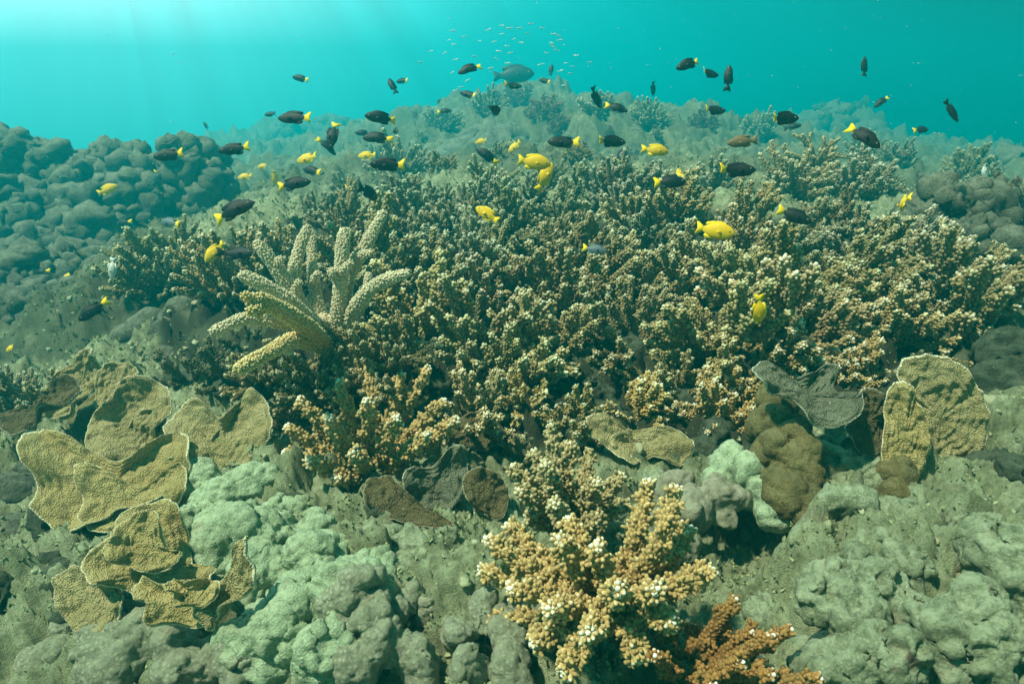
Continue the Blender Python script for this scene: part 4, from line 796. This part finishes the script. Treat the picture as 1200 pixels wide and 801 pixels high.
for i, (rows, lab) in enumerate([
    ([(560, 175, 5.0, 30), (590, 185, 4.9, 26), (530, 190, 4.9, 24)], 'low rounded boulder in the middle of the far mound'),
    ([(735, 170, 5.0, 26), (700, 180, 4.9, 26), (760, 185, 4.9, 22)], 'boulder on the right foot of the far mound'),
    ([(850, 205, 4.8, 28), (820, 195, 5, 22)], 'boulder behind the dark fish right of the mound'),
    ([(1030, 215, 4.9, 28), (1065, 220, 5, 24), (990, 215, 5, 24)], 'pale lumpy coral on the far slope at the right'),
    ([(1150, 215, 5.5, 34), (1190, 210, 5.6, 34)], 'hazy lumpy coral at the far right edge'),
    ([(990, 160, 9.0, 44), (1030, 168, 8.6, 34), (950, 168, 9, 34)], 'large faint dark coral head on the far right'),
    ([(640, 200, 4.4, 24), (610, 205, 4.3, 20)], 'pale boulder just behind the middle thicket crest'),
    ([(330, 166, 9.0, 30), (380, 164, 9.2, 34), (290, 182, 8.8, 26)], 'faint rise of coral on the far left slope')]):
    rows = [(a, b, FD(c_), r_) for a, b, c_, r_ in rows]; o = fuse('boulder', M['bommie'], px_blobs(rows), .02 * rows[0][2] / 4.5, (('warp', 3, .14, i), ('fbm', 5, .12, i), ('dome', 8, .10, i + 3), ('dome', 18, .045, i), ('fbm', 30, .02, 4))); tag(o, lab, 'coral head', 'lumps on the far reef')

# ------------------------------------------------------------------ fish, modelled 1 long with the snout at +X
def fin(mb, pts, th=.010, tipv=0.):
    """thin fin: outline in X-Z, thick at the root (first and last points) and thin outside"""
    p = np.array(pts, float); n = len(p); c = p.mean(0); V = []; 
    for s_ in (1, -1): V.append(np.c_[p[:, 0], np.full(n, s_ * th * .25), p[:, 1]])
    V.append([[c[0], th * .5, c[1]], [c[0], -th * .5, c[1]]]); V = np.vstack(V)
    T = [[i, (i + 1) % n, 2 * n] for i in range(n)] + [[n + (i + 1) % n, n + i, 2 * n + 1] for i in range(n)]
    Q = [[i, n + i, n + (i + 1) % n, (i + 1) % n] for i in range(n)]
    mb.add(V, Q, T)
def fish_meshes(xs, hh, hl, wid, body_m, tail_m, fin_m, tail, dorsal, anal, eye=.026, eyex=.36, eyez=.03, bend=0.):
    D = {}
    def bent(mb):      # the tail end swings to one side
        for v in mb.v:
            t_ = np.clip(.12 - v[:, 0], 0, 1); v[:, 1] += bend * t_ ** 2 * 1.6
        return mb
    mb = MB(); n = 16; th = np.arange(n) * 2 * np.pi / n; xs2 = np.linspace(xs[0], xs[-1], 22); u = np.interp(xs2, xs[::-1] if xs[0] > xs[-1] else xs, hh[::-1] if xs[0] > xs[-1] else hh)
    if xs[0] > xs[-1]: lo = np.interp(xs2, xs[::-1], hl[::-1])
    V = []
    for x, a, b in zip(xs2, u, lo):
        zc = (a - b) / 2; h = (a + b) / 2; wv = wid * h * (1 if x > -.15 else max(.35, 1 + (x + .15) * 4))
        V.append(np.c_[np.full(n, x), wv * np.cos(th) * (1 - .15 * np.abs(np.sin(th))), zc + h * np.sin(th)])
    V = np.vstack(V); k = len(xs2); i, j = np.meshgrid(np.arange(k - 1), np.arange(n), indexing='ij'); j2 = (j + 1) % n
    mb.add(V, np.stack([i * n + j, i * n + j2, (i + 1) * n + j2, (i + 1) * n + j], -1).reshape(-1, 4)); mb.add([[xs2[0] + .004, 0, V[:n, 2].mean()], [xs2[-1] - .01, 0, 0]]); 
    mb.t.append(np.array([[(j + 1) % n, j, k * n] for j in range(n)])); mb.t.append(np.array([[(k - 1) * n + j, (k - 1) * n + (j + 1) % n, k * n + 1] for j in range(n)]))
    D['body'] = bent(mb).mesh('body', body_m)
    for key, pts, m in (('tail_fin', tail, tail_m), ('dorsal_fin', dorsal, fin_m), ('anal_fin', anal, fin_m)):
        mb = MB(); fin(mb, pts, .03 if key == 'tail_fin' else .02); D[key] = bent(mb).mesh(key, m)
    mb = MB(); fin(mb, [(.0, .0), (-.10, .055), (-.15, .02), (-.14, -.035), (-.05, -.05)], .012); D['pectoral_fin'] = mb.mesh('pectoral_fin', fin_m)
    V, F = ico(2); mb = MB(); mb.add(V * [eye, eye * .55, eye], tris=F); D['eye'] = mb.mesh('eye', M['eye_ring']); mb = MB(); mb.add(V * [eye * .6, eye * .62, eye * .6], tris=F); D['pupil'] = mb.mesh('pupil', M['eye'])
    wz = wid * np.interp(eyex, xs[::-1], hh[::-1]) * .86; D['_e'] = (eyex, wz, eyez); D['_p'] = (.18, wid * np.interp(.18, xs[::-1], hh[::-1]) * 1.0, -.03)
    return D
X_ = [.5, .47, .42, .34, .22, .08, -.06, -.18, -.27, -.32]
UP = [.012, .05, .095, .135, .168, .172, .148, .105, .062, .055]; LO = [.012, .045, .085, .125, .158, .165, .150, .108, .064, .052]
TAIL = [(-.29, .055), (-.36, .10), (-.44, .15), (-.5, .155), (-.47, .06), (-.455, 0), (-.47, -.06), (-.5, -.15), (-.44, -.145), (-.36, -.10), (-.29, -.055)]
DOR = [(.30, .13), (.22, .19), (.10, .215), (-.04, .205), (-.14, .19), (-.24, .165), (-.27, .13), (-.22, .07), (-.06, .12), (.12, .15)]
ANA = [(.02, -.15), (-.04, -.185), (-.14, -.19), (-.24, -.165), (-.27, -.12), (-.22, -.07), (-.10, -.11)]
FM = {'dark': fish_meshes(X_, UP, LO, .42, M['dark_fish'], M['yellow_fin'], M['dark_fish'], TAIL, DOR, ANA),
      'darkall': fish_meshes(X_, UP, LO, .42, M['dark_fish'], M['dark_fish'], M['dark_fish'], TAIL, DOR, ANA),
      'blue': fish_meshes(X_, UP, LO, .42, M['blue_fish'], M['yellow_fin'], M['blue_fish'], TAIL, DOR, ANA),
      'brown': fish_meshes(X_, UP, LO, .42, M['brown_fish'], M['brown_fish'], M['brown_fish'], TAIL, DOR, ANA),
      'yellow': fish_meshes(X_, [v * 1.18 for v in UP], [v * 1.2 for v in LO], .40, M['yellow_fish'], M['yellow_fin'], M['yellow_fin'], TAIL, [(a, b * 1.17) for a, b in DOR], [(a, b * 1.2) for a, b in ANA]),
      'pale': fish_meshes(X_, UP, LO, .40, M['pale_fish'], M['pale_fish'], M['pale_fish'], TAIL, DOR, ANA),
      'grouper': fish_meshes(X_, [v * 1.25 for v in UP], [v * 1.15 for v in LO], .45, M['grouper'], M['grouper'], M['grouper'], [(a, b * .8) for a, b in TAIL], [(a, b * 1.2) for a, b in DOR], [(a, b * 1.15) for a, b in ANA])}
for k_ in ('dark', 'darkall', 'yellow', 'blue', 'brown', 'pale'):
    up_, lo_, w_ = (UP, LO, .42) if k_ != 'yellow' else ([v * 1.18 for v in UP], [v * 1.2 for v in LO], .40); m1, m2 = FM[k_]['body'].materials[0], FM[k_]['tail_fin'].materials[0]; m3 = FM[k_]['dorsal_fin'].materials[0]
    for j_, bd in ((1, .45), (2, -.5), (3, .2)):
        FM[k_ + str(j_)] = fish_meshes(X_, [v * (1 + .06 * (j_ - 2)) for v in up_], [v * (1 + .05 * (j_ - 2)) for v in lo_], w_, m1, m2, m3, [(a, b * (1 - .12 * (j_ == 2) + .1 * (j_ == 3))) for a, b in TAIL], [(a, b * (1.17 if k_ == 'yellow' else 1) * (1 - .06 * (j_ == 1))) for a, b in DOR], [(a, b * (1.2 if k_ == 'yellow' else 1)) for a, b in ANA], bend=bd)
rf = np.random.default_rng(77)
def fish_rot(head, yaw):
    """head: direction of the snout in the picture plane, degrees anticlockwise from the right; yaw: turned away (+) or towards us (-)"""
    h, y = R(head), R(yaw); x = math.cos(y) * (math.cos(h) * AX_R + math.sin(h) * AX_U) + math.sin(y) * AX_F
    if abs(math.sin(h)) < .86: z = AX_U if True else None
    else: z = AX_R * (1 if math.sin(h) < 0 else -1)
    z = unit(z - x * (z @ x)); yv = np.cross(z, x); return Matrix(np.stack([x, yv, z], 1).tolist()).to_quaternion()
def make_fish(kind, px, py, ln, head, yaw, label, d=None, real=.088, name='damselfish', cat='fish', group=None):
    D = FM[kind + ['', '1', '2', '3'][int(rf.integers(4))] if kind + '1' in FM else kind]; fore = max(.45, math.cos(R(yaw)))
    if d is None: d = float(np.clip(real * FPX * fore / ln, 1.15, 6.5))
    _, dg = hit(px, py + 4, .8); d = min(d, dg * .93 - .12 if py < 190 or ln < 25 else dg * .80 - .25); ln *= 1.06; size = ln * d / FPX / fore
    q = fish_rot(head + rf.uniform(-4, 4), yaw + rf.uniform(-14, 14)) @ Matrix.Rotation(R(rf.uniform(-13, 13)), 3, 'X').to_quaternion()
    root = empty(name, P(px, py, d), label, cat, group); root.rotation_mode = 'QUATERNION'; root.rotation_quaternion = q; root.scale = (size,) * 3
    def part(k, par=root, loc=(0, 0, 0), rz=0.):
        o = bpy.data.objects.new(k, D[k]); COL.objects.link(o); o.parent = par; o.location = loc; o.rotation_euler = (0, 0, rz); return o
    part('body'); part('tail_fin'); part('dorsal_fin'); part('anal_fin')
    if ln >= 9:
        e_, p_ = D['_e'], D['_p']
        for s_ in (1, -1):
            part('pectoral_fin', loc=(p_[0], s_ * p_[1], p_[2]), rz=-s_ * .45); ey = part('eye', loc=(e_[0], s_ * e_[1], e_[2])); part('pupil', ey, (0, s_ * .006, 0))
    return root
DK = 'dark fish with yellow tails'; YE = 'yellow fish'
FISH = [
 ('dark', 352, 92, 19, 165, 15, 'small dark fish alone in open water, highest on the left side'),
 ('darkall', 317, 134, 15, 180, 20, 'small dark fish touching the tail side left of a larger dark fish'.replace('touching the tail side left of', 'just in front of')),
 ('dark', 345, 138, 39, 180, 0, 'dark fish with orange tail facing left above the hazy left slope'),
 ('darkall', 241, 147, 10, 130, 30, 'tiny dark fish alone in open water, left-most'),
 ('dark', 200, 168, 15, 60, 30, 'tiny dark yellow-tailed fish above the left coral head'),
 ('dark', 198, 182, 33, 188, 0, 'dark yellow-tailed fish facing left over the left coral head top'),
 ('dark', 275, 175, 35, 192, 0, 'dark yellow-tailed fish facing left just right of the coral head'),
 ('dark', 389, 158, 34, 258, 10, 'dark fish diving head down with yellow tail pointing up'),
 ('dark', 384, 171, 20, 310, 40, 'small dark fish overlapping the diving dark fish'),
 ('dark', 365, 200, 22, 160, 35, 'stubby dark fish with yellow tail above the dark fish over the thicket'),
 ('yellow', 360, 186, 24, 190, 10, 'hazy pale yellow fish behind the stubby dark fish'),
 ('yellow', 308, 195, 13, 180, 20, 'tiny hazy yellow fish, upper of two at the left'),
 ('yellow', 287, 207, 16, 190, 10, 'small hazy yellow fish, lower of two at the left'),
 ('yellow', 322, 208, 14, 265, 30, 'tiny upright yellow fish over the left thicket'),
 ('dark', 344, 215, 38, 5, 0, 'dark yellow-tailed fish facing right over the left thicket crest'),
 ('dark', 273, 246, 50, 18, 5, 'large dark fish with bright yellow tail in front of the left thicket'),
 ('blue', 181, 208, 16, 250, 20, 'small blue grey fish against the left coral head'),
 ('yellow', 126, 222, 23, 20, 10, 'yellow orange fish in front of the left coral head'),
 ('dark', 143, 261, 18, 195, 20, 'shaded fish with yellow tail against the left coral head'),
 ('blue', 199, 261, 28, 165, 10, 'blue grey fish with yellow tail at the left end of the thicket'),
 ('dark', 404, 229, 23, 235, 15, 'dark fish with raised yellow tail above the staghorn'),
 ('darkall', 433, 226, 17, 330, 62, 'rounded dark fish seen nearly end on above the staghorn'),
 ('darkall', 460, 100, 19, 120, 20, 'dark fish tilted head up, left of the big dusky fish'),
 ('dark', 471, 95, 15, 175, 25, 'small dark yellow-tailed fish beside the head-up dark fish'),
 ('dark', 550, 80, 28, 205, 0, 'dark yellow-tailed fish slanting down left of the big dusky fish'),
 ('dark', 549, 111, 22, 155, 5, 'dark fish slanting up, below left of the big dusky fish'),
 ('dark', 601, 101, 20, 5, 15, 'dark fish overlapping the underside of the big dusky fish'),
 ('dark', 638, 95, 14, 150, 20, 'small dark yellow-tailed fish right of the big dusky fish'),
 ('darkall', 646, 82, 13, 80, 20, 'tiny upright dark fish right of the big dusky fish'),
 ('darkall', 514, 119, 8, 80, 20, 'tiny dark speck of a fish above the mound shoulder'),
 ('dark', 521, 130, 16, 5, 10, 'small dark yellow-tailed fish facing right at the mound shoulder'),
 ('darkall', 487, 134, 10, 110, 20, 'tiny tilted dark fish left of the mound shoulder'),
 ('darkall', 579, 126, 15, 300, 60, 'stubby dark fish seen end on over the far mound'),
 ('dark', 446, 138, 35, 180, 0, 'upper of three dark fish facing left beside the mound'),
 ('darkall', 425, 156, 18, 180, 10, 'shorter hazy dark fish, left of three facing left'),
 ('dark', 441, 161, 33, 182, 0, 'dark yellow-tailed fish, lowest of three facing left beside the mound'),
 ('dark', 465, 153, 16, 170, 40, 'stubby dark fish with orange tail right of the three'),
 ('darkall', 448, 150, 9, 85, 20, 'tiny upright fish tail between the three dark fish'),
 ('yellow', 430, 182, 20, 185, 5, 'hazy yellow fish below the three dark fish'),
 ('yellow', 454, 180, 9, 95, 20, 'tiny hazy yellow fish right of the hazy yellow one'),
 ('dark', 454, 193, 39, 180, 0, 'dark yellow-tailed fish facing left at the mound foot'),
 ('brown', 511, 185, 16, 280, 30, 'small hazy brown fish upright at the mound foot'),
 ('yellow', 564, 166, 15, 185, 10, 'faint yellow fish on the face of the far mound'),
 ('yellow', 603, 172, 17, 215, 10, 'small yellow orange fish above the yellow pair'),
 ('dark', 570, 182, 28, 145, 5, 'dark yellow-tailed fish slanting up left of the yellow pair'),
 ('yellow', 626, 190, 37, 352, 0, 'bright yellow fish facing right, upper of the yellow pair'),
 ('yellow', 639, 207, 32, 60, -15, 'bright yellow fish tilted head up, lower of the yellow pair'),
 ('yellow', 571, 251, 30, 145, 5, 'orange yellow fish slanting up left above the thicket'),
 ('dark', 660, 167, 36, 180, 0, 'dark fish facing left with yellow tail, left of two before the mound'),
 ('dark', 716, 166, 34, 2, 0, 'dark fish facing right with yellow tail, right of two before the mound'),
 ('dark', 728, 183, 23, 70, 15, 'small dark fish diving below the right-facing dark fish'.replace('diving', 'hanging upright')),
 ('yellow', 769, 176, 30, 355, 5, 'hazy orange yellow fish facing right on the mound slope'),
 ('dark', 786, 213, 37, 6, 0, 'dark fish facing right partly hiding a small yellow fish'),
 ('yellow', 797, 204, 14, 100, 30, 'small yellow fish mostly hidden above a dark fish'),
 ('darkall', 698, 115, 25, 300, 5, 'dark fish diving steeply right of the mound crown'),
 ('dark', 723, 126, 26, 340, 5, 'dark yellow-tailed fish right of the steeply diving fish'),
 ('darkall', 765, 104, 13, 275, 30, 'tiny upright dark fish in open water right of the mound'),
 ('dark', 807, 75, 31, 205, 0, 'dark fish with raised yellow tail, highest at the right'),
 ('dark', 831, 87, 26, 5, 10, 'brownish dark fish with yellow tail facing right'),
 ('darkall', 854, 90, 27, 82, 10, 'upright dark fish right of the brownish dark fish'),
 ('darkall', 1013, 78, 22, 85, 10, 'upright blue dark fish alone in the upper right water'),
 ('dark', 1033, 119, 19, 225, 10, 'small dark yellow-tailed fish over the far right reef'),
 ('darkall', 1115, 130, 29, 305, 5, 'dark slanting fish, right-most in the photo'),
 ('dark', 1080, 152, 20, 5, 15, 'small dark fish facing right over the far right reef'),
 ('dark', 837, 130, 28, 5, 0, 'dark yellow-tailed fish facing right over the far slope'),
 ('dark', 918, 139, 38, 5, 0, 'nearer of two overlapping dark fish, with orange tail'),
 ('darkall', 930, 148, 18, 5, 10, 'smaller dark fish behind the orange-tailed dark fish'),
 ('brown', 870, 166, 34, 184, 0, 'hazy brown fish facing left over the far slope'),
 ('dark', 1013, 159, 43, 315, 0, 'dark fish slanting down right with long yellow tail'),
 ('dark', 863, 200, 43, 2, 0, 'dark yellow-tailed fish facing right above the right thicket'),
 ('yellow', 1057, 238, 24, 330, 45, 'plump bright yellow fish above the right end of the thicket'),
 ('dark', 931, 253, 40, 340, 0, 'dark yellow-tailed fish touching the right thicket crest'),
 ('yellow', 838, 270, 42, 348, -10, 'largest bright yellow fish, facing right over the thicket'),
 ('yellow', 890, 365, 29, 275, 35, 'upright yellow fish low among the thicket branches'),
 ('pale', 1154, 202, 15, 85, 20, 'pale hazy fish upright at the far right'),
 ('dark', 108, 364, 36, 215, 5, 'shaded dark fish with yellow tail low at the left'),
 ('dark', 47, 318, 16, 190, 30, 'shaded small fish with yellow tail against the coral head base'),
 ('yellow', 76, 328, 14, 95, 50, 'tiny thin yellow fish against the left coral head'),
 ('yellow', 252, 295, 31, 230, 0, 'bright yellow fish beside the left thicket and a dark fish'),
 ('darkall', 278, 297, 38, 5, 0, 'shadowed dark fish behind the bright yellow fish at left'),
 ('blue', 697, 292, 28, 345, 5, 'blue grey fish with yellow tail deep in the thicket'),
 ('yellow', 12, 408, 12, 200, 30, 'tiny yellow fish near the left edge, lowest of all fish'),
 ('pale', 131, 315, 24, 265, 15, 'pale slender fish hanging upright before the left coral head')]
for kind, x, y, ln, hd, yw, lab in FISH:
    make_fish(kind, x, y, ln, hd, yw, lab, group=YE if kind == 'yellow' else DK if kind in ('dark', 'darkall') else 'other small fish', name='yellow_damselfish' if kind == 'yellow' else 'dark_damselfish' if kind.startswith('dark') else 'damselfish')
make_fish('grouper', 602, 88, 46, 8, 10, 'big dusky fish hovering above the far mound crown', d=9.0, name='big_fish')
# loose school of tiny silvery fish
rs = np.random.default_rng(21)
mb = MB(); xs = np.linspace(.5, -.32, 8); hgt = np.array([.02, .09, .13, .13, .11, .08, .05, .03]); th = np.arange(8) * np.pi / 4
mb.add(np.vstack([np.c_[np.full(8, x), .5 * h * np.cos(th), h * np.sin(th)] for x, h in zip(xs, hgt)]), [[i * 8 + j, i * 8 + (j + 1) % 8, (i + 1) * 8 + (j + 1) % 8, (i + 1) * 8 + j] for i in range(7) for j in range(8)])
fin(mb, [(-.3, .03), (-.5, .15), (-.44, 0), (-.5, -.15), (-.3, -.03)], .02); TINY = mb.mesh('small_silver_fish', M['pale_fish'])
sch = [(588, 30), (597, 33), (609, 33), (622, 28), (635, 33), (588, 40), (544, 43), (530, 36), (526, 47), (532, 52), (579, 49), (602, 46), (611, 50), (594, 54), (584, 60), (598, 62), (562, 48), (649, 40), (655, 42), (656, 47), (646, 50), (648, 55), (652, 59), (647, 52), (675, 65), (663, 74), (671, 78), (668, 86), (657, 83), (632, 76), (636, 75), (534, 70), (530, 85), (493, 73), (582, 69), (548, 94), (540, 102), (533, 106), (595, 74), (556, 66), (691, 73), (640, 62), (618, 40), (572, 35), (660, 100), (575, 80), (505, 60), (521, 62)]
for i, (x, y) in enumerate(sch):
    d = 7.0 + rs.uniform(-1, 1); ln = rs.uniform(5, 8); s_ = ln * d / FPX
    o = bpy.data.objects.new('small_silver_fish', TINY); COL.objects.link(o); o.location = P(x, y, d); o.scale = (s_, s_, s_); o.rotation_mode = 'QUATERNION'; o.rotation_quaternion = fish_rot([0, 10, -15, 170, 190, 200][int(rs.integers(6))], rs.uniform(-35, 35))
    tag(o, 'tiny silvery fish of the loose school around the big dusky fish', 'fish', 'school of tiny silvery fish')

# specks drifting in the water
mb = MB(); V, F = ico(1); rs = np.random.default_rng(9)
for i in range(1500):
    d = rs.uniform(.5, 5) ; p_ = P(rs.uniform(-100, 1300), rs.uniform(-60, 700), d); mb.add(V * rs.uniform(.0003, .0011) * (.5 + .35 * d) + p_, tris=F)
tag(mb.obj('drifting_specks', M['pale_fish']), 'pale specks drifting in the water', 'specks', kind='stuff')

# ------------------------------------------------------------------ the water itself
hm = bpy.data.materials.new('water haze'); hm.use_nodes = True; t = hm.node_tree; t.nodes.clear()
o_ = t.nodes.new('ShaderNodeOutputMaterial'); v_ = t.nodes.new('ShaderNodeVolumePrincipled'); t.links.new(v_.outputs[0], o_.inputs['Volume'])
v_.inputs['Color'].default_value = (*HAZE_COLOR, 1); v_.inputs['Density'].default_value = HAZE_DENSITY; v_.inputs['Anisotropy'].default_value = HAZE_ANISO
X0, Y0, Z0, Z1 = 27.5, 27.5, -3.4, 2.6
mb = MB(); mb.add([[x, y, z] for x in (-X0, X0) for y in (-Y0, Y0) for z in (Z0, Z1)], [[0, 1, 3, 2], [4, 6, 7, 5], [0, 4, 5, 1], [2, 3, 7, 6], [0, 2, 6, 4], [1, 5, 7, 3]])
tag(mb.obj('haze', hm, smooth=False), kind='stuff')
